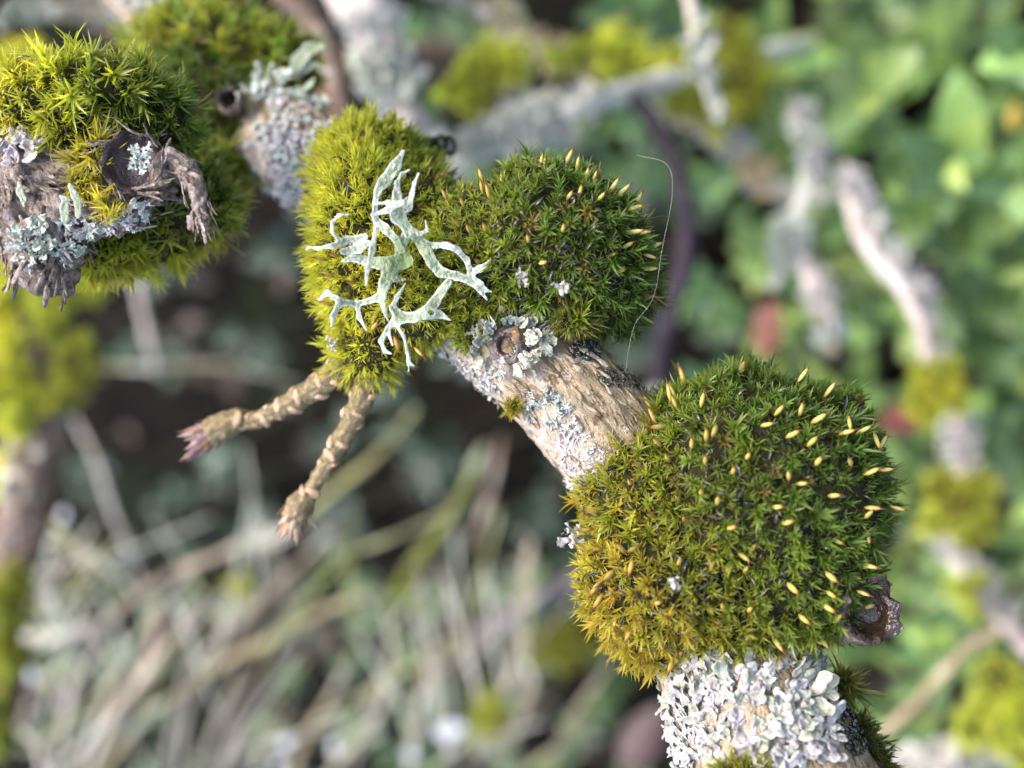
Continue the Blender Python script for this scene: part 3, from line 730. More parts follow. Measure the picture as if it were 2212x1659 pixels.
strap_layer("strap", [
    [(742,1090,6),(690,1170,14),(668,1230,22),(715,1290,48),(800,1288,38),(870,1258,42),(920,1195,38),(960,1130,30),(998,1085,30)],
    [(880,1270,44),(945,1272,28),(1012,1306,5)], [(690,1295,25),(640,1360,18),(602,1430,17),(622,1488,15),(668,1506,5)],
    [(645,1375,13),(672,1456,7)], [(690,1330,14),(738,1400,10),(760,1500,10),(772,1560,9),(797,1576,4)], [(762,1535,8),(768,1612,4)]], 110.0, STR, holes=((900,1263,21),), seed=5, slope=(0, -.05))
strap_layer("strap", [
    [(760,800,30),(740,740,34),(700,690,58),(720,640,50),(765,640,26),(785,560,16),(800,500,13),(826,440,6)],
    [(690,640,36),(688,560,20),(695,495,13),(722,445,11),(770,420,6)], [(712,620,20),(708,560,16),(700,500,10)],
    [(770,760,18),(830,792,15),(870,772,10),(862,714,5)]], 109.6, STR, holes=((747,655,9),), seed=9, slope=(0, .05))
strap_layer("strap", [[(560,690,16),(565,620,18),(585,550,26),(625,490,44),(690,405,40),(738,320,12)], [(560,690,14),(620,760,34),(690,830,28),(720,890,30)]], 110.4, STR, seed=13, slope=(0, .09), holes=((672,400,8),))
strap_layer("strap", [[(548,672,10),(570,750,15),(548,890,24),(520,1000,18),(508,1098,8)]], 108.2, STR, seed=17)
strap_layer("strap", [[(545,682,12),(640,655,23),(738,612,14),(757,578,7)], [(565,615,10),(640,610,14),(720,608,12)]], 108.3, STR, seed=21, slope=(0, .04))
strap_layer("strap", [[(158,890,7),(170,874,6),(230,882,12),(320,872,18),(400,830,28),(505,812,26)], [(362,842,14),(316,785,13),(310,722,12),(348,687,12),(405,681,8)], [(380,900,26),(470,880,38),(530,850,20)]], 110.2, STR, seed=25, slope=(-.03, 0))

# ------------------------------------------------------------------ leafy lichens on the branch
def lichen(name, label, pts, meshes, colf, sc, seed, cilia=0, hairmat=None, hl=(.5, 1.1), up=0.25, group=None, cat="lichen", tilt=.22):
    """pts: list of (position, surface normal, growth direction)"""
    r = random.Random(seed); t = thing(name, pts[0][0], label, cat, group); hp = []
    for p, n, g in pts:
        nn = unit(n + np.array([r.gauss(0, tilt) for _ in range(3)])); gg = unit(unit(g) + n*r.uniform(0, up*2))
        s = r.uniform(*sc); z = unit(nn - gg*float(nn@gg)); B = np.stack((gg, np.cross(z, gg), z), 1)
        inst("lobe", r.choice(meshes), t, p + n*r.uniform(-.05, .2), B, s, jit(colf(r), r, .12))
        for k in range(cilia):
            e = p + gg*s*r.uniform(.9, 1.7) + np.cross(z, gg)*s*r.uniform(-.7, .7) + n*.1
            hp.append((e, gg + n*r.uniform(.1, 1.2) + np.array([r.gauss(0, .4) for _ in range(3)]), r.uniform(*hl)))
    if hp: hairs(t, "cilia", hp, hairmat or HAIR)
    return t
def on_branch(x, y):
    """point of the main branch's surface seen at picture (x, y)"""
    best = None
    for d in np.linspace(104, 165, 160):
        p = px(x, y, d); t, q = MAIN.near(p)
        if q < 0.15:
            P, r, T, A, B = MAIN.at(t); n = unit((p-P) - T*float((p-P)@T)); return p, n, T
        if best is None or q < best[0]: best = (q, p, t)
    q, p, t = best; P, r, T, A, B = MAIN.at(t); n = unit((p-P) - T*float((p-P)@T)); return P + n*r, n, T
def patch(cx, cy, rx, ry, n, r, rot=0.0, radial=True):
    out = []
    for k in range(n):
        a = r.uniform(0, 6.283); q = math.sqrt(r.random()); u, v = rx*q*math.cos(a), ry*q*math.sin(a)
        x, y = cx + u*math.cos(rot) - v*math.sin(rot), cy + u*math.sin(rot) + v*math.cos(rot)
        p, nn, T = on_branch(x, y)
        g = np.array((math.cos(a-rot), -math.sin(a-rot), 0)) if radial else np.array((r.gauss(0, 1), r.gauss(0, 1), 0))
        g = g + np.array([r.gauss(0, .45) for _ in range(3)]); g = g - nn*float(g@nn)
        out.append((p, nn, g))
    return out
PALEG, MINT, PINK, CREAM, BLUEG = (.52, .55, .38), (.50, .56, .44), (.68, .56, .56), (.72, .68, .52), (.54, .58, .50)
pick = lambda *cs: (lambda r: r.choice(cs))
R = random.Random(77)
lichen("leafy_lichen", "blue-grey ciliate lichen rosette with black hairs on bare bark in mid-branch", patch(1188, 885, 52, 34, 42, R, .5), LOBE_N, pick(BLUEG, MINT, (.62, .66, .62)), (.42, .68), 31, 2, hl=(.5, .95))
lichen("leafy_lichen", "pink-tinged white lichen crust on bare bark running up to the largest cushion", patch(1262, 985, 85, 44, 150, R, .8, False) + patch(1250, 1080, 34, 70, 110, R, -.25, False), LOBE_N, pick((.62, .50, .55), (.58, .50, .58), (.66, .58, .62), (.70, .60, .60)), (.26, .5), 32, 1, PALEHAIR, (.2, .5), .06)
lichen("leafy_lichen", "small pink-white lichen flake sticking out from the branch's left edge", [(px(1272 - i*12, 1160 + R.uniform(-14, 16), 117.5), unit((-.3, .1, 1)), (-1, R.uniform(-.5, .4), .2)) for i in range(5)], LOBE_N, pick(PINK, (.74, .66, .66)), (.75, 1.0), 33, 2, PALEHAIR, (.3, .5))
lichen("leafy_lichen", "white and lilac lichen crust edging the branch below the velvety moss sleeve", patch(985, 765, 110, 36, 120, R, .72, False) + patch(1035, 825, 60, 22, 50, R, .8, False), LOBE_N, pick((.66, .62, .66), (.68, .64, .56), (.62, .50, .56), (.58, .54, .64)), (.35, .65), 34, 1, PALEHAIR, (.3, .8), .12)
lichen("leafy_lichen", "pale scalloped lichen frill round the hollow wart below the dark green cushion", [(on_branch(1100 + q*math.cos(a)*1.05, 738 + q*math.sin(a)*1.0)[0] + np.array((0, 0, h)), unit((math.cos(a)*.5, -math.sin(a)*.5, 1)), (math.cos(a) + R.uniform(-.5, .5), -math.sin(a) + R.uniform(-.5, .5), .2)) for q, h, nn in ((38, 1.2, 22), (52, .8, 30), (66, .35, 30)) for a in [R.uniform(0, 6.28) for _ in range(nn)]]
       + patch(1100, 662, 40, 24, 34, R, 0) + patch(1150, 690, 30, 40, 30, R, 0), LOBE_B + LOBE_N[:3], pick(CREAM, PALEG, MINT, (.72, .66, .60)), (.45, .85), 35, 1, HAIR, (.4, .8), .7)
lichen("leafy_lichen", "large ruffled white lichen covering the thick end of the branch below the largest cushion",
       patch(1490, 1450, 80, 70, 75, R, 0, False) + patch(1580, 1560, 165, 120, 150, R, 0, False) + patch(1460, 1590, 30, 80, 30, R, 0, False) + patch(1690, 1450, 90, 50, 40, R, 0, False) + patch(1740, 1570, 70, 100, 60, R, 0, False), LOBE_B + LOBE_N[:2],
       pick((.56, .56, .54), (.54, .52, .42), (.52, .45, .52), (.40, .46, .35), (.48, .41, .40), (.60, .56, .58)), (.45, 1.2), 36, 1, HAIR, (.5, 1.2), .2, tilt=.15)
lichen("leafy_lichen", "cluster of thick rounded cream lichen lobes on the right of the ruffled white lichen", patch(1745, 1500, 34, 70, 14, R, 0), LOBE_B, pick((.58, .56, .42), (.54, .55, .42)), (.95, 1.45), 37, 0, up=.5)
lichen("leafy_lichen", "grey-lilac lichen on the branch between the velvety sleeve and the shaded moss", patch(635, 295, 85, 75, 130, R, .7, False) + patch(585, 340, 60, 60, 95, R, .7, False) + patch(620, 410, 45, 40, 60, R, .7, False), LOBE_N + LOBE_B[:2], pick((.62, .58, .60), (.66, .54, .56), (.56, .60, .50), (.70, .64, .66)), (.45, .95), 38, 0, up=.2)
lichen("leafy_lichen", "pale mint lichen with an upturned horn on the far moss crown", [(px(x + R.uniform(-14, 14), y + R.uniform(-14, 14), 137), unit((.2, .3, 1)), (R.gauss(0, 1), R.gauss(0, 1), .3)) for x, y in ((560, 175), (590, 190), (540, 200), (600, 215), (570, 160), (630, 225), (670, 215), (700, 240), (640, 190), (610, 165)) for q in range(4)], LOBE_N + LOBE_B[:2], pick(MINT, PALEG, (.60, .66, .58)), (.7, 1.1), 39, 0)
lichen("leafy_lichen", "lilac-white lichen on the far upper end of the branch above the moss crown", [(px(x + R.uniform(-18, 18), y + R.uniform(-14, 14), 149), unit((0, .2, 1)), (R.gauss(0, 1), R.gauss(0, 1), .3)) for x, y in ((310, 10), (330, 25), (350, 45), (335, 5), (410, 60), (300, -5)) for q in range(7)], LOBE_N, pick(PINK, (.68, .64, .70)), (.8, 1.2), 40, 0)
HORN = thing("strap_lichen", px(650, 150, 138), "small pale green horn-shaped strap lichen on the far moss crown", "lichen")
def simple_strap(parent, chain, d0, seed, lift=.02):
    k = mmpx(d0); q = [((x-1106)*k, -(y-829.5)*k, w*k) for x, y, w in chain]; c0 = q[0]
    V, F, rim = sheet([(*a, *b) for a, b in zip(q, q[1:])], .11, lambda x, y: -d0 + lift*((x-c0[0])**2 + (y-c0[1])**2) + .2*noise.noise(Vector((x*.6, y*.6, seed))), .09, .08, (), .03, seed)
    return build("strap", V, F, STRAP, parent, attr={"rim": rim, "root": np.zeros(len(V)) + .25})
simple_strap(HORN, [(628, 165, 8), (645, 132, 15), (668, 108, 14), (700, 103, 5)], 138, 3)
simple_strap(HORN, [(640, 160, 10), (668, 142, 9), (688, 140, 3)], 138.5, 4)
simple_strap(HORN, [(560, 200, 8), (590, 232, 10), (615, 236, 6)], 137, 5)

for (x, y, d, s, lab) in ((1215, 616, 107.6, 1.0, "cream white snail-like lichen lump sunk in the dark green cushion"), (1128, 600, 108.2, .9, "pinkish folded lichen scrap in the moss above the hollow wart"), (1452, 1252, 105.5, 1.0, "pale lichen scrap caught in the yellow side of the largest cushion"), (714, 742, 117, .9, "white lichen scrap at the left edge of the sleeve above the bud twigs")):
    rr = random.Random(int(x)); lichen("lichen_scrap", lab, [(px(x + rr.uniform(-9, 9), y + rr.uniform(-9, 9), d), unit((rr.gauss(0, .4), rr.gauss(0, .4), 1)), (rr.gauss(0, 1), rr.gauss(0, 1), .5)) for q in range(11)], LOBE_B + LOBE_N, pick((.58, .55, .46), (.56, .48, .46)), (.28*s, .55*s), int(x)+1, 0)

R = random.Random(61)
flakes(branch, [on_branch(1225 + R.uniform(-135, 150), 860 + R.uniform(-130, 150)) for k in range(110)], FLK, (.5, 1.3), R, .12)
# ------------------------------------------------------------------ woody parts of the main branch: wart, stubs, twigs
def hollow(name, parent, pts, inner, depth, mat, imat, K=28, lip=0.12, seed=0):
    """a stub whose end is a ragged hollow"""
    tb = Tube(pts, 8); V, F, U = tb.mesh(K, lambda ph, s, r, p: .14*r*fn(p, .9, 3), cap=False)
    V = list(V); U = list(U); N = len(tb.P); e = (N-1)*K; T = tb.T[-1]; c = tb.P[-1]
    rg = [lip*tb.r[-1]*(2*noise.noise(Vector((math.cos(2*math.pi*j/K)*2.3, math.sin(2*math.pi*j/K)*2.3, seed))) + .5*math.sin(j*2.1)) for j in range(K)]
    for j in range(K): V[e+j] = V[e+j] + T*rg[j]
    o = build(name, np.array(V), F, mat, parent, uv=np.array(U))
    V2 = []; rings = ((1.0, 0.02), (inner, .06), (inner*.9, -depth*.4), (inner*.7, -depth*.85), (.05, -depth))
    for q, (kf, dz) in enumerate(rings):
        for j in range(K):
            b = V[e+j]; V2.append(c + (b - c - T*rg[j])*kf + T*(rg[j]*max(0, 1-q*.5) + dz))
    F2 = [(q*K+j, q*K+(j+1) % K, (q+1)*K+(j+1) % K, (q+1)*K+j) for q in range(len(rings)-1) for j in range(K)]
    build("hollow", np.array(V2), F2, imat, o)
    return o
P0, n0, T0 = on_branch(1098, 745)
w = hollow("wart", branch, np.array([(*(P0 - n0*1.5), 2.6), (*(P0 + n0*.1), 1.9), (*(P0 + n0*.75 + np.array((-.2, -.1, 0))), 1.3)]), .7, 1.5, OLD, WETWOOD, seed=4)
V, F = ellipsoid(px(1116, 722, 110.2), (.5, .75, .6), .5, 18, 12, .45, 1.8); build("dead_bud", V, F, m_plain("dead_bud_brown", (.16, .085, .04), .35, .4, 900, .5), branch)
hollow("broken_stub", branch, np.array([(*px(1690, 1290, 122), 2.6), (*px(1800, 1312, 116), 3.0), (*px(1882, 1318, 110.5), 3.1)]), .8, 2.6, OLD, WETWOOD, lip=.28, seed=9)
tb = Tube(pts_px([(880, 350, 130, 1.6), (925, 325, 134, 1.5), (958, 318, 135, 1.25), (982, 322, 135, .9)]), 8); V, F, U = tb.mesh(16, lambda ph, s, r, p: .35*fn(p, 1.1, 3)); build("black_stub", V, F, WETBLACK, branch, uv=U)
hollow("cup", branch, np.array([(*px(500, 235, 140), 1.2), (*px(498, 222, 135.5), 1.35), (*px(496, 213, 133.8), 1.4)]), .62, 1.6, OLD, WETWOOD, seed=12)

def bud_twig(path, scars, bud, cols):
    tb = Tube(pts_px(path), 10)
    V, F, U = tb.mesh(24, lambda ph, s, r, p: .14*fn(p, 1.3, 3) + .26*max(0, noise.noise(Vector((s*1.1, 3, 1)))) + .08*fn(p, 3.5, 2))
    o = build("twig", V, F, TWIG, branch, uv=U)
    for i, (t, ph) in enumerate(scars):
        P, n, T = tb.surf(t, math.radians(ph), -.15)
        for ln in (1,):
            B = basis(unit(n + T*.25), 0, T)
            kq = .75 + .5*((i*37) % 10)/10; Ve, Fe = ellipsoid((0, 0, 0), (.5*kq, .8*kq, .38*kq), 0, 12, 8, .35, 1.9)
            build("leaf_scar", P + Ve @ B.T, Fe, SCAR, o, color=cols[i % len(cols)])
    P, r, T, A, B = tb.at(1.0); rr = random.Random(int(P[0]*100))
    for k in range(bud[0] + 14):
        a = k*2.4; h = min(1, k/(bud[0] + 8)); az = A*math.cos(a) + B*math.sin(a)
        V, F, U = leaf_strip(bud[1]*rr.uniform(.45, 1.1), bud[2]*rr.uniform(.6, 1.6), .42 - .25*h + rr.uniform(-.15, .2), rr.uniform(-.3, .45), 0, (0, 0, 0), 5, .5, rr.uniform(-.4, .4))
        Bm = np.stack((az, np.cross(T, az), T), 1)
        V = P - T*bud[1]*(.75 - .75*h) + az*r*.75 + np.array(V) @ Bm.T
        build("bud_scale", V, F, SCALE, o, uv=U, color=jit(rr.choice(bud[3]), rr))
    return o
SC = [(.36, .22, .14), (.42, .29, .19), (.33, .22, .13)]
bud_twig([(745, 780, 119, 1.25), (715, 812, 120.5, 1.25), (675, 842, 122, 1.2), (628, 870, 123.5, 1.1), (585, 893, 124.5, .9), (545, 910, 125.5, .85), (515, 905, 126, 1.15), (475, 925, 126.5, 1.45), (440, 943, 127, 1.25)],
         [(.07, 95), (.10, -60), (.16, 20), (.2, 110), (.22, -80), (.30, 10), (.33, 100), (.36, -70), (.42, 30), (.46, -95), (.5, 90), (.53, -30), (.62, 80), (.7, -90), (.72, 0)],
         (18, 3.4, .95, [(.30, .14, .08), (.34, .19, .12), (.26, .16, .17), (.36, .27, .26), (.16, .09, .07)]), SC)
bud_twig([(800, 800, 119.5, 1.3), (785, 850, 120.5, 1.2), (762, 905, 121.5, 1.1), (735, 955, 122.5, .95), (705, 1005, 123.5, .85), (675, 1055, 124, .85), (650, 1090, 124.5, 1.4), (636, 1120, 125, 1.2)],
         [(.1, 20), (.13, -70), (.16, 90), (.24, -20), (.27, 95), (.3, -95), (.42, -30), (.45, 80), (.5, 20), (.54, -85), (.57, 90), (.72, -20), (.75, 60)],
         (20, 3.0, .9, [(.36, .21, .13), (.30, .15, .09), (.42, .29, .2), (.18, .10, .06)]), SC)

def algae(label, x, y, rx, ry, n, d, seed, sz=(.08, .26)):
    r = random.Random(seed); b = Bag(); p0, n0, T0 = on_branch(x, y)
    for k in range(n):
        a = r.uniform(0, 6.28); q = math.sqrt(r.random()); p, nn, T = on_branch(x + rx*q*math.cos(a), y + ry*q*math.sin(a)); s = r.uniform(*sz)
        V, F = ellipsoid(p + nn*s*.15, (s*r.uniform(.6, 1.6), s*r.uniform(.6, 1.6), s*.8), r.uniform(0, 3), 8, 6, .9, 3.0); b.add(V, F)
    o = b.build("algae_clump", WETBLACK, None, base=p0); tag(o, label, "algae")
algae("wet black algae clump on bare bark below the dark green cushion", 1265, 760, 32, 22, 130, 114, 3)
algae("thin dark wet algae along the shaded edge of the bare bark", 1350, 815, 60, 22, 160, 114, 5, (.05, .18))
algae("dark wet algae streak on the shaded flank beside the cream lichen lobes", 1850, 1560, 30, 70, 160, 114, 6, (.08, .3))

# ------------------------------------------------------------------ the gnarled dead stub at the upper left
STUB = thing("dead_stub", MAIN.P[0], "gnarled grey-brown dead stub with a scooped scar and hooked claw, draped in moss", "branch stub")
def gnarl(a): return lambda ph, s, r, p: a*fn(p, .55, 4) + a*.35*fn(p, 1.7, 3) + a*.45*noise.noise(Vector((math.cos(ph)*r*1.4, math.sin(ph)*r*1.4, s*.35)))
LIMB = Tube(pts_px([(150, -190, 164, 4.2), (-40, -60, 152, 4.0), (-130, 110, 138, 3.9), (-90, 290, 124, 3.8), (0, 370, 118, 3.7), (55, 450, 115.5, 3.4), (95, 530, 114.8, 3.7), (98, 585, 114.5, 2.9), (84, 628, 114.6, 1.7)]), 12)
V, F, U = LIMB.mesh(60, gnarl(1.1)); build("limb", V, F, OLD, STUB, uv=U)
LEDGE = Tube(pts_px([(10, 400, 116, 2.6), (110, 462, 114.4, 2.3), (200, 470, 114, 1.9), (280, 452, 114, 1.6), (335, 420, 114, 1.2)]), 12)
V, F, U = LEDGE.mesh(36, gnarl(.9)); build("ledge", V, F, OLD, STUB, uv=U)
BACKW = Tube(pts_px([(-60, 330, 118, 3.0), (60, 345, 116.5, 3.0), (190, 370, 117, 3.0), (300, 380, 118, 3.0), (370, 390, 121, 2.2)]), 10)
V, F, U = BACKW.mesh(36, gnarl(.5)); build("heartwood", V, F, OLD, STUB, uv=U)
hollow("scar", STUB, np.array([(*px(292, 372, 119), 2.6), (*px(290, 362, 115.5), 2.8), (*px(288, 352, 111.6), 2.9)]), .85, 1.0, OLD, m_plain("dark_scar_wood", (.05, .032, .028), .45, .8, 420, .4, .001), 32, .34, 21)
CLAW = Tube(pts_px([(325, 400, 114.2, 1.0), (352, 362, 112.8, 1.1), (385, 350, 112, 1.05), (412, 385, 111.4, 1.0), (428, 432, 111, .85), (436, 470, 110.9, .7), (442, 492, 110.9, .35)]), 12)
V, F, U = CLAW.mesh(28, gnarl(.55)); build("claw", V, F, OLD, STUB, uv=U)
tb = Tube(pts_px([(392, 355, 112, .7), (412, 350, 111.8, .5), (424, 358, 111.6, .2)]), 8); V, F, U = tb.mesh(16, gnarl(.15)); build("barb", V, F, OLD, STUB, uv=U)
tb = Tube(pts_px([(418, 470, 111, .6), (415, 486, 110.8, .45), (408, 496, 110.8, .15)]), 8); V, F, U = tb.mesh(16, gnarl(.2)); build("barb", V, F, OLD, STUB, uv=U)
def on_tubes(x, y, tubes, lo=106, hi=126):
    best = None
    for d in np.linspace(lo, hi, 90):
        p = px(x, y, d)
        for tb in tubes:
            t, q = tb.near(p)
            if best is None or q < best[0]: best = (q, p, t, tb)
        if best[0] < .15: break
    q, p, t, tb = best; P, r, T, A, B = tb.at(t); n = unit((p-P) - T*float((p-P)@T)); return P + n*r, n, T
R = random.Random(62)
def fl_on(tb, n, sc, lo, hi, span=1.9, lift=.5): flakes(STUB, [tb.surf(R.uniform(lo, hi), R.uniform(-span, span), .2) for k in range(n)], FLO, sc, R, lift)
fl_on(LIMB, 60, (.8, 1.7), .45, .9, 1.9, .2); fl_on(LEDGE, 36, (.7, 1.5), .05, .9, 1.9, .35); fl_on(CLAW, 26, (.5, 1.1), .02, .97, 2.6, .3); fl_on(BACKW, 30, (.9, 2.0), .1, .95)
for k in range(22):
    a = R.uniform(0, 6.28); c = px(288, 352, 111.6) + np.array((math.cos(a), math.sin(a), 0))*2.7
    flakes(STUB, [(c, unit((math.cos(a), math.sin(a), .6)), np.array((-math.sin(a), math.cos(a), R.uniform(-.2, .6))))], FLO, (.8, 1.7), R, .4)
def stub_patch(lst, tubes, r, jitp=12):
    out = []
    for x, y in lst:
        p, n, T = on_tubes(x + r.uniform(-jitp, jitp), y + r.uniform(-jitp, jitp), tubes)
        g = np.array([r.gauss(0, 1) for _ in range(3)]); out.append((p + n*.3, n, g - n*float(g@n)))
    return out
R = random.Random(5)
lichen("leafy_lichen", "pale mint frilly lichen on the rounded tip of the gnarled stub", stub_patch([(75, 490), (70, 520), (85, 535), (100, 550), (65, 555), (120, 570), (135, 575), (90, 580), (60, 590), (75, 500)]*9, (LIMB,), R, 18), LOBE_B[:4] + LOBE_N, pick((.58, .65, .50), (.62, .68, .56), (.68, .70, .62)), (.4, .75), 51, 0, up=.6)
lichen("leafy_lichen", "grey-white crumbly lichen under the ledge of the gnarled stub", stub_patch([(180, 490), (205, 488), (235, 478), (265, 470), (300, 458), (150, 485), (320, 445), (285, 480)]*8, (LEDGE,), R), LOBE_N + LOBE_B[:2], pick((.56, .56, .54), (.50, .54, .48), (.64, .62, .62)), (.35, .65), 52, 1, PALEHAIR, (.3, .8))
lichen("leafy_lichen", "small frosty white lichen rosette on the rim of the scooped scar", [(px(305 + R.uniform(-16, 16), 345 + R.uniform(-24, 22), 110.6), unit((.2, 0, 1)), (R.gauss(0, 1), R.gauss(0, 1), .3)) for k in range(26)], LOBE_N, pick((.60, .68, .60), (.66, .72, .66)), (.35, .6), 53, 0)
lichen("leafy_lichen", "pinkish white lichen flakes where the gnarled stub leaves the picture", stub_patch([(10, 290), (30, 300), (25, 330), (50, 345), (70, 320), (95, 315), (10, 320)]*4, (LIMB, BACKW), R), LOBE_B, pick(PINK, (.62, .52, .50), (.7, .64, .62)), (.6, 1.0), 54, 0)
for ch, d, lab in (([(150, 400, 4), (160, 420, 7), (170, 440, 8), (172, 465, 7)], 110.6, "thin upright pale green lichen strap on the stub ledge beside the yellow rosette"), ([(140, 475, 8), (138, 450, 9), (142, 432, 7), (132, 425, 3)], 110.9, "short curled pale green lichen strap low on the stub ledge"), ([(42, 395, 4), (44, 415, 7), (52, 432, 6), (54, 446, 3)], 111.6, "narrow white lichen strap on the brown left side of the stub")):
    t = thing("lichen_strap", px(ch[-1][0], ch[-1][1], d), lab, "lichen"); simple_strap(t, ch, d, int(ch[0][0]), .03)

# spider silk
tb = Tube(pts_px([(1375, 335, 116, .0065), (1440, 355, 113, .0065), (1452, 420, 112, .0065), (1430, 540, 112, .0065), (1412, 640, 112, .0065), (1372, 700, 113, .0065), (1358, 755, 114, .0065), (1352, 800, 114.5, .0065)]), 14)
V, F, U = tb.mesh(5); o = build("spider_thread", V, F, PALEHAIR, None, base=px(1352, 800, 114.5)); tag(o, "single fine spider thread hanging from the dark green cushion to the bark", "thread")

# ------------------------------------------------------------------ the shrubbery behind
def ground_depth(x, y): return HEIGHT / float(-(RN @ px(x, y, 1.0))[2])
def leaf_mesh(name, seed, mat, wide=.5, fold=.25, curl=.5, point=1.0):
    r = random.Random(seed); V = []; U = []; F = []; n, m = 7, 4
    for i in range(n+1):
        t = i/n; w = wide*.5*(math.sin(math.pi*min(1, t*.96+.02)**.8)**.75)*(1 - .15*point*t); ang = curl*(t-.3)
        for j in range(m+1):
            s = j/m*2 - 1
            V.append((t*math.cos(ang*.6), s*w*(1+.04*r.uniform(-1, 1)), -abs(s)*w*-fold - math.sin(ang)*t*.5*curl + .02*math.sin(9*t+s*3+seed))); U.append(((s+1)/2, t))
    for i in range(n):
        for j in range(m): a = i*(m+1)+j; F.append((a, a+1, a+m+2, a+m+1))
    return local_mesh(name, np.array(V), F, mat, U)
LF = [leaf_mesh("leaf", 200+i, LEAF, rng.uniform(.48, .68), rng.uniform(.1, .5), rng.uniform(.2, .8)) for i in range(6)]
DL = [leaf_mesh("fallen_leaf", 220+i, DEAD, rng.uniform(.4, .6), rng.uniform(-.4, .5), rng.uniform(-.9, .9)) for i in range(5)]
STEMM = m_flat("green_stem", .5)
UP = -DOWN
def sprig(x, y, d, nodes, size, col, r, label, group, per=3, lean=.25):
    top = px(x, y, d); h = hgt(top)
    if h < 8: return
    base = top + DOWN*(h+2) + FAR*r.uniform(-.3, .3)*min(h, 60) + SIDE*r.uniform(-.3, .3)*min(h, 60)
    t = thing("leafy_sprig", base, label, "plant", group)
    mid = (top+base)/2 + SIDE*r.uniform(-6, 6); tb = Tube(np.array([(*base, .9), (*mid, .75), (*top, .4)]), 5)
    V, F, U = tb.mesh(6); build("stem", V, F, STEMM, t, color=(.10, .10, .05))
    ax = unit(top - mid)
    for k in range(nodes):
        q = top - ax*k*size*.5*r.uniform(.7, 1.2)
        if hgt(q) < 5: break
        a0 = k*1.2 + r.uniform(-.4, .4)
        for i in range(per):
            a = a0 + i*2*math.pi/per + r.uniform(-.35, .35); out = FAR*math.cos(a) + SIDE*math.sin(a)
            el = .75 - .22*k + r.uniform(-.2, .2); g = unit(out*math.cos(el) + UP*math.sin(el)); z = unit(UP*math.cos(el) - out*math.sin(el) + np.array([r.gauss(0, .15) for _ in range(3)]))
            z = unit(z - g*float(z@g)); B = np.stack((g, np.cross(z, g), z), 1)
            inst("leaf", r.choice(LF), t, q, B, size*r.uniform(.7, 1.15)*(.75 + .25*min(k, 2)/2), jit(col(r), r, .2))
LMK = [(1040, 150, "the rounded moss knob"), (1150, 270, "the feathery grey limb"), (1400, 150, "the orange-flecked mossy limb"), (1550, 130, "the upright pale twig"), (1460, 420, "the upper dark purple stem"), (1440, 720, "the foot of the dark purple stem"),
       (1700, 300, "the top of the mint grey lichen limb"), (1700, 560, "the mint grey lichen limb's fork"), (1870, 480, "the top of the pinkish crusted limb"), (1990, 650, "the middle of the pinkish crusted limb"), (2020, 860, "the bright moss clump on the crusted limb"), (2060, 1090, "the yellow-olive moss clump on the crusted limb"),
       (2130, 1290, "the lower pinkish crusted limb"), (2180, 1560, "the wide corner moss clump"), (1980, 1560, "the bent tan twig"), (2190, 245, "the yellow leaf"), (1660, 715, "the rust-red dead leaf"), (1960, 905, "the dark red dead leaf"), (1800, 270, "the small orange-brown leaf"), (2030, 370, "the dark brown leaf in the gap"), (2150, 700, "leafy cover away from any limb"), (2100, 60, "the leafiest clearing with no limbs"),
       (840, 150, "the thick pinkish grey limb"), (705, 190, "the reddish brown leaf"), (90, 700, "the upper mossy trunk"), (90, 950, "the lower mossy trunk"), (300, 680, "the lone grey upright twig"), (450, 560, "the moss fringe under the stub"), (430, 950, "the reddish bud tip of the longer side twig"), (640, 1140, "the tan bud tip of the lower side twig"),
       (760, 900, "the two bud twigs' middles"), (950, 880, "the lichen edge of the bare bark"), (970, 1120, "the olive mossy twig"), (1140, 1280, "the upright brown twig left of the largest cushion"), (1060, 1360, "the purple-grey twig end"), (1205, 1400, "the olive moss tuft on twigs"), (1060, 1550, "the yellow-green moss bud"), (975, 1580, "the large blue-white petal"), (720, 1610, "the round whitish petal"),
       (605, 1375, "the yellowish long twig"), (510, 1270, "the tiny yellow moss tuft"), (880, 1290, "the small bright moss tuft"), (135, 1112, "the tiny white petal"), (66, 1455, "the pinkish white petal"), (90, 1370, "the stout whitish twig"), (250, 1560, "the stoutest pale twig"), (1385, 1590, "the purple-brown dead leaf"), (250, 1230, "the arching pale twig")]
VOID = ((490, 560, 150, 90), (930, 890, 130, 110), (1080, 1060, 140, 110), (1200, 1110, 90, 90), (560, 640, 120, 80))
def void(x, y): return any(((x-a)/c)**2 + ((y-b)/e)**2 < 1 for a, b, c, e in VOID)
def beside(x, y): return min(LMK, key=lambda l: (l[0]-x)**2 + (l[1]-y)**2)[2]
r = random.Random(91)
brightg = lambda r: r.choice(((.19, .31, .10), (.15, .24, .08), (.27, .36, .11), (.11, .18, .07), (.08, .15, .06)))
midg = lambda r: r.choice(((.07, .14, .05), (.05, .11, .05), (.09, .17, .05), (.045, .09, .05)))
shadeg = lambda r: r.choice(((.018, .036, .024), (.03, .06, .04), (.015, .028, .015), (.06, .10, .07), (.12, .17, .14)))  # deep-gap shade and bluish sky sheen put into the leaf colours
hazeg = lambda r: r.choice(((.15, .21, .14), (.19, .26, .15), (.22, .27, .21), (.12, .19, .10)))  # pale haze between the twigs put into the leaf colours
LABR = "small light green leafy sprig, out of focus, in the ground cover beyond the largest cushion"
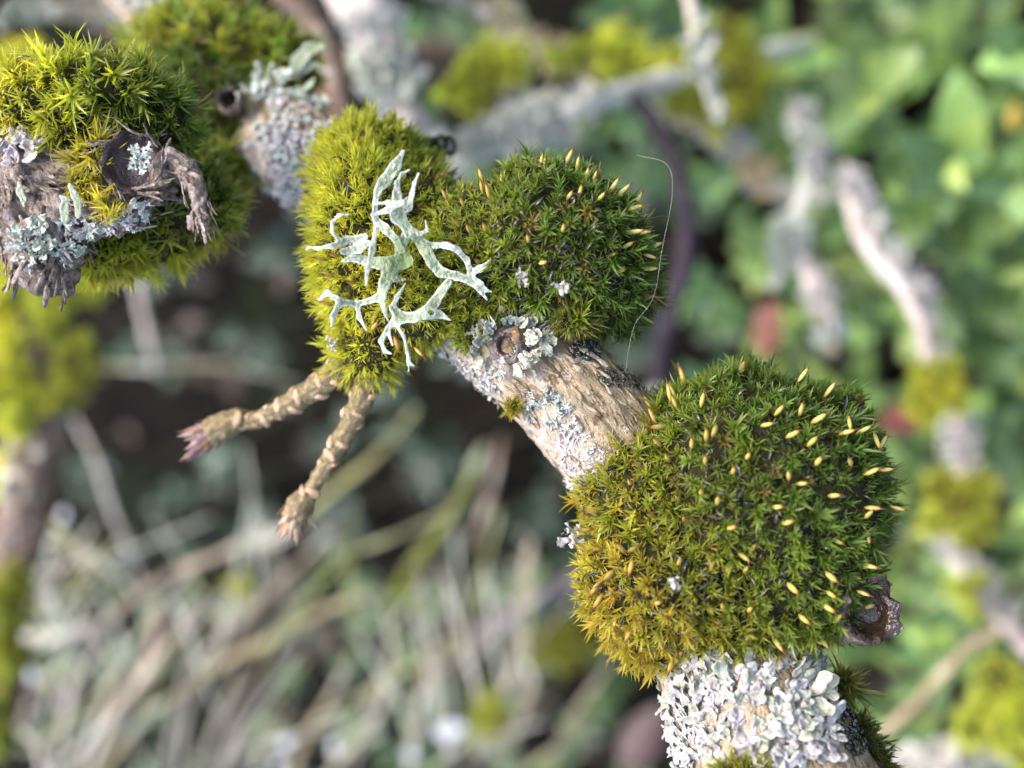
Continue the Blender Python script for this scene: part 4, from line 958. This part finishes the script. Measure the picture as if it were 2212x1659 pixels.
for gx in range(13):
    for gy in range(14):
        x, y = 1470 + gx*64 + r.uniform(-35, 35), -60 + gy*132 + r.uniform(-60, 60)
        if r.random() < .12: continue
        sprig(x, y, ground_depth(x, y)*r.uniform(.70, .93), r.choice((2, 3, 3)), r.uniform(8, 12.5) if y > 900 or x < 1620 else r.uniform(11, 15.5), brightg if x > 1600 else midg, r, 'blurred light green leafy sprig beside ' + beside(x, y), "light green leafy sprigs behind the cushions", r.choice((2, 3, 4)))
LABT = "small mid green leafy sprig among lichen-grey limbs behind the branch"
for k in range(16):
    x, y = r.uniform(620, 1480), r.uniform(-40, 420)
    sprig(x, y, ground_depth(x, y)*r.uniform(.75, .95), 3, r.uniform(10, 14), midg, r, 'blurred mid green leafy sprig beside ' + beside(x, y), "mid green leafy sprigs behind the grey limbs", 3)
LABL = "small dark blue-green leafy sprig deep in the shade behind the bud twigs"
for gx in range(11):
    for gy in range(11):
        x, y = 120 + gx*118 + r.uniform(-60, 60), 480 + gy*122 + r.uniform(-60, 60)
        if r.random() < .1 or (void(x, y) and r.random() < .8): continue
        sprig(x, y, ground_depth(x, y)*r.uniform(.7, .95), 3, r.uniform(8, 13), shadeg if y < 1250 else hazeg if r.random() < .6 else midg, r, 'blurred blue-green leafy sprig in shade beside ' + beside(x, y), "dark blue-green sprigs in the shade", r.choice((2, 3, 4)))

# limbs and twigs: (x, y, depth, width in picture)
def limb(name, label, pts, col, cat="branch", group=None, root=True, lobes=(), amp=.3, K=14, kn=.0, thin=.78):
    q = [(*px(x, y, d), w*.5*mmpx(d)*thin) for x, y, d, w in pts]
    if root:
        if hgt(np.array(q[0][:3])) < hgt(np.array(q[-1][:3])): q.reverse()
        e = np.array(q[-1][:3]); h = hgt(e)
        dr = unit(e - np.array(q[-2][:3])); m = e + dr*min(18, h*.25) + DOWN*h*.35; q += [(*m, q[-1][3]), (*(m + DOWN*(hgt(m)+3)), q[-1][3]*1.1)]
    if not root:
        for e in (0, -1): q[e] = (*q[e][:3], q[e][3]*.6)
    tb = Tube(np.array(q), 8)
    V, F, U = tb.mesh(K, lambda ph, s, r, p: amp*r*(fn(p, .25, 3) + kn*max(0, math.sin(s*.35)) ))
    if lobes:
        t = thing(name, q[-1][:3], label, cat, group); build("wood", V, F, BGB, t, uv=U, color=col); rr = random.Random(len(pts)*7 + int(pts[0][0]))
        lobes = list(lobes) + [(p[0], p[1], 45, 7, rr.choice(((.55, .50, .46), (.50, .54, .44), (.60, .52, .50), (.44, .40, .34))), 2.6) for p in pts[:-1]]
        for x, y, rad, n, c, s in lobes:
            for k in range(int(n*1.6)):
                dd = np.mean([p[2] for p in pts]); a = rr.uniform(0, 6.28); qd = math.sqrt(rr.random())*rad
                p0 = px(x + qd*math.cos(a), y + qd*math.sin(a), dd); tt, _ = tb.near(p0); P, rd, T, A, B = tb.at(tt)
                ph = math.atan2(float((p0-P)@B), abs(float((p0-P)@A)) + rd*.4); n_ = A*math.cos(ph) + B*math.sin(ph)
                g = unit(np.array([rr.gauss(0, 1) for _ in range(3)])); g = unit(g - n_*float(g@n_) + n_*.5); z = unit(n_ - g*float(n_@g))
                inst("lobe", rr.choice(LOBE_B), t, P + T*rr.uniform(-1, 1)*rad*.35*mmpx(dd) + n_*rd*.95, np.stack((g, np.cross(z, g), z), 1), s*.52*rr.uniform(.6, 1.3), tuple(v*.95 for v in jit(c, rr)))
    else:
        o = build(name, V, F, BGB, None, base=q[-1][:3], uv=U, color=col); tag(o, label, cat, group)
TAN, GREY, PNK, OLIV = (.30, .24, .17), (.33, .31, .26), (.42, .33, .30), (.17, .16, .05)
ORA, WHT, MNT = (.52, .30, .07), (.70, .68, .58), (.50, .54, .44)
limb("far_limb", "thick pinkish grey lichen-flecked limb behind the velvety moss sleeve", [(770, -80, 215, 120), (820, 80, 212, 125), (850, 200, 210, 125), (905, 320, 208, 110), (990, 430, 212, 90)], (.42, .36, .32), lobes=((800, 60, 50, 18, (.58, .56, .55), 3), (840, 190, 70, 30, MNT, 3.2), (760, 150, 40, 8, (.5, .55, .42), 3)))
limb("far_limb", "olive limb with a knob of moss rising behind the velvety sleeve", [(960, -60, 235, 60), (1080, 40, 232, 75), (1120, 120, 230, 80), (1110, 220, 232, 70), (1060, 320, 236, 60)], (.20, .17, .09), lobes=((1105, 55, 50, 16, (.42, .38, .12), 3), (960, 20, 50, 12, (.5, .44, .42), 3)))
limb("far_limb", "limb shaggy with feathery grey-white lichen behind the dark green cushion", [(1290, 215, 225, 60), (1200, 255, 222, 80), (1110, 290, 220, 80), (1020, 335, 220, 60), (930, 400, 224, 50)], (.50, .48, .40), lobes=((1200, 250, 60, 40, (.66, .64, .52), 3), (1100, 285, 60, 50, (.68, .66, .54), 3), (1030, 320, 40, 30, (.60, .62, .48), 3), (1160, 320, 50, 30, (.6, .56, .5), 3)))
limb("far_limb", "long mossy limb with orange lichen patches above the dark green cushion", [(1140, 90, 255, 60), (1220, 130, 252, 70), (1310, 170, 250, 75), (1430, 215, 250, 75), (1550, 290, 252, 65), (1640, 375, 254, 65), (1700, 420, 252, 60), (1830, 420, 244, 50)], (.36, .29, .18), root=False, lobes=((1180, 115, 40, 24, (.55, .36, .17), 3.2), (1285, 160, 26, 16, (.58, .38, .06), 3), (1440, 212, 40, 24, (.80, .74, .62), 3.5), (1585, 320, 30, 12, (.62, .54, .5), 3), (1635, 370, 34, 22, (.58, .38, .10), 3), (1370, 195, 30, 10, WHT, 3)))
limb("pale_twig", "slim pale twig standing upright in front of the orange-flecked mossy limb", [(1480, -80, 205, 36), (1500, 60, 207, 38), (1528, 170, 209, 42), (1555, 262, 212, 40)], (.42, .36, .30), root=False, lobes=((1512, 110, 18, 8, (.62, .62, .56), 2.2), (1550, 240, 20, 8, (.6, .62, .5), 2.2)))
limb("dark_stem", "smooth dark purple-brown stem curving down behind the dark green cushion", [(1330, 180, 232, 50), (1395, 240, 230, 50), (1450, 335, 228, 50), (1482, 450, 228, 50), (1480, 565, 230, 54), (1445, 680, 234, 56), (1425, 800, 240, 54), (1440, 930, 250, 50)], (.026, .017, .024), "stem", amp=.12)
limb("far_limb", "forked mint grey lichen limb in front of the light green sprigs", [(1735, 235, 240, 30), (1745, 280, 240, 40), (1755, 330, 240, 46), (1742, 410, 240, 48), (1708, 505, 242, 46), (1672, 625, 246, 40)], (.44, .43, .35), root=False, lobes=((1730, 280, 40, 20, (.55, .60, .50), 2.8), (1750, 360, 40, 18, (.58, .56, .54), 2.8), (1700, 520, 60, 40, (.50, .54, .44), 2.8), (1680, 215, 20, 8, PNK, 3)))
limb("far_limb", "short pink and white lichen limb forking off the mint grey limb", [(1700, 520, 244, 36), (1745, 590, 242, 44), (1775, 660, 242, 50), (1800, 760, 246, 44)], (.48, .38, .34), root=False, lobes=((1770, 640, 40, 20, (.66, .58, .54), 2.8), (1790, 690, 34, 16, (.56, .62, .54), 2.8)))
limb("far_limb", "pinkish white crusted limb leading down towards the yellow moss clumps", [(1820, 380, 236, 44), (1850, 440, 234, 60), (1885, 530, 232, 66), (1950, 610, 232, 64), (1995, 690, 234, 56), (2010, 780, 236, 50), (2045, 880, 238, 54), (2080, 970, 240, 54), (2060, 1090, 242, 60), (2050, 1180, 242, 56), (2110, 1260, 242, 60), (2165, 1330, 244, 62), (2260, 1440, 250, 60)], (.52, .42, .38), root=False,
     lobes=((1845, 430, 34, 22, (.68, .60, .60), 3), (1880, 520, 40, 26, (.66, .64, .54), 3), (1960, 610, 40, 22, (.62, .54, .52), 3), (2065, 945, 40, 26, (.64, .58, .56), 3), (2035, 1175, 34, 20, (.74, .70, .68), 3), (2110, 1255, 40, 26, (.68, .62, .60), 3), (2160, 1320, 34, 18, (.66, .6, .56), 3)))
limb("pale_twig", "thin bent tan twig rising past the moss in the lower right corner", [(1820, 1650, 250, 26), (1950, 1545, 248, 28), (2050, 1440, 246, 28), (2110, 1385, 244, 32), (2240, 1340, 246, 28)], (.33, .26, .17), root=False)
limb("far_limb", "pale lichen-crusted limb along the lower right corner under a mossy clump", [(1880, 1720, 240, 80), (1980, 1660, 236, 90), (2090, 1620, 236, 90), (2260, 1600, 240, 90)], (.46, .42, .36), lobes=((1960, 1650, 60, 36, (.66, .62, .56), 3.2), (2060, 1630, 50, 20, (.64, .6, .58), 3.2)))
limb("old_shrub", "thick mossy trunk blurred at the left behind the gnarled stub", [(60, 380, 262, 150), (70, 560, 255, 170), (85, 760, 250, 185), (80, 940, 248, 170), (50, 1130, 248, 140), (0, 1330, 248, 120), (-60, 1700, 250, 110)], (.17, .11, .08), "shrub", K=20, lobes=((140, 760, 40, 10, (.36, .24, .18), 3), (70, 1060, 40, 10, (.34, .26, .2), 3)))
limb("far_limb", "tan limb crossing behind the moss crown at the far end of the branch", [(-60, 50, 235, 50), (90, 25, 235, 46), (270, 18, 238, 46), (420, -40, 240, 44)], (.34, .27, .18), root=False, lobes=((20, 25, 40, 16, MNT, 3), (210, 20, 60, 14, (.4, .38, .28), 3)))
limb("far_limb", "dim grey limb high behind the moss crown", [(620, -60, 250, 50), (680, 60, 248, 60), (720, 170, 246, 60), (760, 300, 250, 55)], (.16, .11, .08))
TW = "bare tan twigs fanning out in the lower left thicket"
LT = "thin bare tan twig with grey lichen flecks, out of focus, in the lower left thicket"
tw = [([(586, 1131, 330, 30), (488, 1193, 330, 34), (332, 1260, 332, 36), (187, 1377, 335, 40)], (.36, .28, .21)),
 ([(735, 1130, 350, 32), (640, 1225, 350, 34), (560, 1305, 352, 34), (480, 1400, 355, 30)], (.27, .19, .13)),
 ([(832, 1279, 330, 30), (722, 1310, 330, 34), (605, 1373, 330, 40), (488, 1428, 332, 32), (390, 1498, 335, 30), (300, 1560, 338, 30), (200, 1700, 340, 30)], (.36, .30, .17)),
 ([(523, 1190, 340, 30), (500, 1299, 340, 30), (469, 1416, 340, 32), (410, 1514, 342, 34), (383, 1700, 344, 34)], (.35, .30, .24)),
 ([(452, 1285, 345, 26), (422, 1377, 345, 30), (398, 1475, 346, 34), (350, 1680, 348, 30)], (.32, .29, .24)),
 ([(425, 1300, 325, 40), (332, 1435, 325, 46), (245, 1553, 326, 50), (185, 1700, 328, 52)], (.40, .33, .25)),
 ([(344, 1300, 335, 34), (324, 1416, 335, 40), (290, 1500, 337, 34)], (.45, .34, .28)),
 ([(5, 1373, 320, 44), (90, 1372, 320, 48), (170, 1363, 322, 44), (230, 1340, 326, 30)], (.52, .46, .38)),
 ([(170, 1440, 330, 30), (140, 1560, 330, 34), (110, 1700, 332, 34)], (.40, .34, .26)),
 ([(840, 1320, 345, 26), (850, 1428, 345, 28), (815, 1545, 346, 30), (735, 1640, 348, 32), (690, 1720, 348, 30)], (.36, .33, .24)),
 ([(765, 1400, 350, 26), (722, 1494, 350, 28), (664, 1592, 350, 30), (620, 1700, 352, 30)], (.32, .25, .15)),
 ([(650, 1400, 355, 24), (600, 1470, 355, 28), (540, 1560, 356, 30), (480, 1690, 358, 30)], (.33, .31, .25)),
 ([(40, 1460, 315, 12), (80, 1540, 315, 13), (117, 1611, 316, 14), (150, 1700, 318, 14)], (.05, .045, .03)),
 ([(-20, 1560, 318, 40), (40, 1575, 318, 44), (85, 1610, 319, 44), (100, 1700, 322, 40)], (.50, .44, .36)),
 ([(160, 900, 330, 30), (210, 1000, 330, 30), (250, 1120, 332, 30), (290, 1215, 334, 36), (310, 1270, 336, 36)], (.33, .30, .27)),
 ([(285, 560, 340, 36), (305, 660, 340, 34), (325, 740, 342, 34), (335, 810, 345, 34)], (.36, .31, .28)),
 ([(180, 790, 360, 34), (330, 795, 360, 30), (480, 790, 362, 28), (650, 830, 364, 26)], (.17, .16, .10)),
 ([(20, 1300, 322, 30), (35, 1215, 322, 32), (100, 1170, 322, 30), (190, 1195, 323, 34), (270, 1255, 325, 34), (300, 1300, 328, 30)], (.40, .38, .30)),
 ([(90, 1100, 325, 30), (140, 1160, 325, 34), (200, 1230, 326, 30)], (.42, .37, .27)),
 ([(900, 880, 340, 26), (820, 980, 340, 34), (720, 1060, 342, 34), (640, 1130, 345, 34), (540, 1180, 348, 34)], (.26, .25, .10)),
 ([(842, 1334, 350, 24), (842, 1420, 350, 26), (800, 1518, 351, 26), (760, 1660, 353, 28)], (.34, .32, .22)),
 ([(945, 1390, 345, 30), (930, 1450, 345, 34), (908, 1530, 346, 32), (880, 1680, 348, 30)], (.40, .29, .20)),
 ([(1270, 1250, 330, 30), (1162, 1304, 330, 32), (1090, 1335, 330, 28), (1034, 1362, 331, 24)], (.36, .32, .27)),
 ([(1149, 1165, 325, 34), (1130, 1270, 325, 40), (1128, 1356, 326, 40), (1111, 1441, 327, 40), (1080, 1520, 330, 34)], (.36, .29, .22)),
 ([(1165, 1430, 330, 30), (1141, 1505, 330, 34), (1110, 1600, 332, 30)], (.36, .26, .2)),
 ([(1330, 1420, 335, 30), (1226, 1569, 336, 32), (1180, 1690, 338, 30)], (.26, .21, .14)),
 ([(1085, 940, 345, 28), (1055, 1080, 345, 32), (1010, 1180, 346, 30)], (.26, .17, .12)),
 ([(1050, 960, 350, 34), (1034, 993, 350, 40), (970, 1121, 350, 50), (885, 1228, 352, 44), (842, 1313, 355, 36)], (.16, .17, .035)),
 ([(520, 1440, 338, 24), (470, 1560, 338, 26), (430, 1690, 340, 28)], (.38, .34, .27)),
 ([(260, 1420, 328, 26), (225, 1520, 328, 28), (160, 1690, 330, 30)], (.40, .34, .28)),
 ([(600, 1560, 352, 24), (560, 1640, 352, 26), (530, 1720, 354, 26)], (.4, .37, .28)),
 ([(700, 1260, 356, 22), (610, 1330, 356, 24), (560, 1400, 358, 24)], (.3, .26, .2))]
rt = random.Random(44)
for k in range(92):
    x, y = rt.uniform(40, 1230), rt.uniform(1130, 1640); a = math.radians(rt.choice((rt.uniform(40, 75), rt.uniform(10, 60), rt.uniform(70, 125))))
    if y < 1230 and rt.random() < .6 or void(x, y-60): continue
    L = rt.uniform(110, 360); d = rt.uniform(280, 400); w = rt.uniform(9, 28); bn = rt.uniform(-.1, .1)
    tw.append(([(x + L*t*math.cos(a + bn*t), y - L*t*math.sin(a + bn*t), d, w*(1 - .3*abs(t))) for t in (.5, .17, -.17, -.5)], rt.choice(((.46, .42, .34), (.42, .42, .33), (.52, .48, .42), (.30, .30, .15), (.42, .34, .28), (.38, .40, .33), (.22, .25, .07), (.20, .17, .13)))))
def twlab(q, c):
    m = q[len(q)//2]; w = m[3]
    cn = "dark" if sum(c) < .3 else "olive" if c[2] < .6*c[0] and c[1] > .85*c[0] else "yellowish tan" if c[2] < .55*c[0] else "whitish" if sum(c) > 1.2 else "pinkish tan" if c[1] < .76*c[0] else "grey-tan"
    return ("stout " if w > 36 else "thin " if w < 26 else "") + cn + " bare twig, blurred, beside " + beside(m[0], m[1])
for q, c in tw: limb("bare_twig", twlab(q, c), q, tuple(x*.95 for x in c), "twig", TW, K=8, amp=.35, kn=.8, root=False, thin=.44)
limb("bare_twig", "purple-grey bare twig end poking out to the left of the largest cushion", [(1120, 1320, 322, 30), (1070, 1345, 322, 28), (1020, 1368, 322, 26)], (.26, .21, .23), "twig", K=10)

# moss clumps on the far limbs
YM, GM = (.52, .56, .10), (.34, .40, .08)
def clump(label, x, y, d, wx, wy, col, seed, rot=0.0, n=1.0):
    k = mmpx(d); b = Blob(x, y, d, max(.8, wx*k - 1.5), max(.8, wy*k - 1.5), max(.8, min(wx, wy)*k*.8 - 1), rot)
    bl = [b]; rr = random.Random(seed)
    for q in range(7):
        a = rr.uniform(0, 6.28); k2 = rr.uniform(.45, 1.0); bl.append(Blob(x + wx*k2*math.cos(a), y + wy*k2*math.sin(a), d + rr.uniform(-2, 2), *(max(.6, v*rr.uniform(.25, .6)) for v in b.ax), rr.uniform(0, 3)))
    b.ax = b.ax*.72
    cushion("moss_clump", label, "moss", bl, SH_FINE + SH_LONG[:2], 2.0*n, lambda p, nn, r: jit(lerp(col[0], col[1], r.random()), r), seed, None, sc=(1.0, 1.5), sink=1.8)
clump("rounded yellow-green moss knob on the olive limb behind the sleeve", 1040, 150, 222, 88, 78, (YM, GM), 301, .3)
clump("low olive moss mat on the orange-flecked limb, near its orange end", 1240, 115, 245, 48, 42, (GM, GM), 302)
clump("broad yellow-green moss mat draped along the orange-flecked limb", 1360, 135, 242, 95, 50, (YM, GM), 303, .1)
clump("olive moss mat on the orange-flecked limb behind the upright pale twig", 1580, 150, 246, 110, 85, ((.22, .24, .025), GM), 304, -.1)
clump("yellow-green moss ridge on the orange-flecked limb between its orange spot and the pale twig", 1480, 165, 243, 80, 45, (YM, YM), 311, -.2)
clump("yellow moss bulge under the upright pale twig", 1520, 245, 244, 70, 38, (YM, (.22, .22, .03)), 305, -.5)
clump("bright yellow-green moss clump on the pinkish crusted limb, beside the largest cushion", 2020, 850, 226, 55, 72, ((.36, .38, .02), YM), 306)
clump("large yellow-olive moss clump midway down the pinkish crusted limb", 2062, 1090, 230, 84, 90, (YM, (.2, .2, .025)), 307)
clump("small olive moss clump lower down the pinkish crusted limb", 2085, 1270, 236, 42, 50, (GM, YM), 308)
clump("wide yellow-green moss clump on the pale limb in the lower right corner", 2185, 1550, 228, 105, 120, (YM, GM), 309)
for i, (x, y, wx, wy, c, w) in enumerate(((5, 660, 55, 120, ((.42, .42, .05), YM), "bright yellow moss on the outer edge of the mossy trunk, high up"), (115, 640, 85, 70, (GM, GM), "green moss patch high on the mossy trunk near the stub tip"), (150, 800, 55, 85, ((.10, .11, .02), GM), "dark olive moss patch on the inner side of the mossy trunk"), (35, 860, 60, 120, (YM, GM), "yellow-green moss along the middle of the mossy trunk"), (20, 1030, 40, 70, (YM, YM), "small yellow moss patch low on the mossy trunk"), (10, 1330, 60, 130, ((.10, .12, .02), GM), "dark green moss at the bare foot of the mossy trunk"), (0, 1560, 40, 80, ((.08, .10, .02), GM), "deep green moss on the lowest bend of the mossy trunk"), (30, 150, 60, 60, (YM, (.3, .28, .04)), "yellow moss lump behind the spiky moss cap"))):
    clump(w, x, y, 246 - (0 if i < 7 else 8) - (8 if wx > 50 else 0), wx, wy, c, 320+i)
clump("small bright moss tuft on a bare twig below the bud twigs", 880, 1290, 345, 30, 26, ((.3, .34, .02), GM), 340)
clump("olive moss tuft on twigs to the left of the ruffled white lichen", 1205, 1398, 328, 62, 48, (GM, (.2, .2, .02)), 341)
clump("yellow-green moss bud low between the lowest twigs", 1060, 1545, 330, 40, 56, ((.42, .42, .04), GM), 342)
clump("tiny yellow moss tuft on a tan twig in the thicket", 510, 1268, 332, 26, 24, ((.34, .34, .02), YM), 343)

# fallen leaves and painted sky glints
def lying(name, label, x, y, d, sz, col, r, cat="leaf", group=None, mats=None, face=.6):
    p = px(x, y, d); base = p; me = r.choice(mats or DL)
    z = unit(UP*1.0 + np.array((0, 0, face)) + np.array([r.gauss(0, .3) for _ in range(3)])); B = basis(z, r.uniform(0, 6.28))
    o = bpy.data.objects.new(name, me); COL.objects.link(o); o.location = toW(p - B[:, 0]*sz*.5)
    o.rotation_mode = 'QUATERNION'; o.rotation_quaternion = Matrix((RN @ B).tolist()).to_quaternion(); o.scale = (sz, sz, sz); o.color = (*col, 1)
    tag(o, label, cat, group)
r = random.Random(17)
for x, y, d, sz, col, lab in ((1655, 715, 268, 13, (.20, .055, .03), "rust-red dead leaf caught in the sprigs below the dark purple stem"), (1960, 905, 255, 12, (.20, .05, .04), "dark red dead leaf beside the bright moss right of the largest cushion"), (705, 190, 255, 14, (.22, .09, .05), "reddish brown dead leaf behind the horn-shaped lichen"), (1385, 1590, 300, 20, (.08, .045, .045), "purple-brown dead leaf to the left of the ruffled white lichen"), (2190, 245, 262, 7, (.55, .38, .04), "yellow leaf among light green sprigs on the upper right"), (1800, 270, 262, 8, (.3, .12, .05), "small orange-brown dead leaf among the light green sprigs"), (2030, 370, 285, 12, (.10, .03, .02), "dark brown dead leaf in a gap between light green sprigs")):
    lying("dead_leaf", lab, x, y, d, sz, col, r)
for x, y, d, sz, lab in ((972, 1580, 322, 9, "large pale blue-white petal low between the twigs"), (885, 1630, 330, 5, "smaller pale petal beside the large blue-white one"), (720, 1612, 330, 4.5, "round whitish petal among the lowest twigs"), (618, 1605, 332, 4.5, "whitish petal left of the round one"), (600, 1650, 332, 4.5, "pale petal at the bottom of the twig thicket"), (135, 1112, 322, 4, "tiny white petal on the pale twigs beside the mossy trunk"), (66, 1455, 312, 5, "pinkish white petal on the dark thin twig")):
    lying("glint", lab, x, y, d, sz, (.74, .77, .84), r, "glint", None, None, 1.2)  # glints of sky made as leaf shapes painted pale blue-white
for k in range(110):
    x, y = r.uniform(-100, 2300), r.uniform(-100, 1760); lying("fallen_leaf", 'brown fallen leaf on dark soil behind ' + beside(x, y), x, y, ground_depth(x, y)*.985, r.uniform(12, 24), r.choice(((.05, .026, .014), (.03, .018, .012), (.08, .05, .028), (.02, .013, .01))), r, "leaf", "fallen leaves on the soil", None, 0)
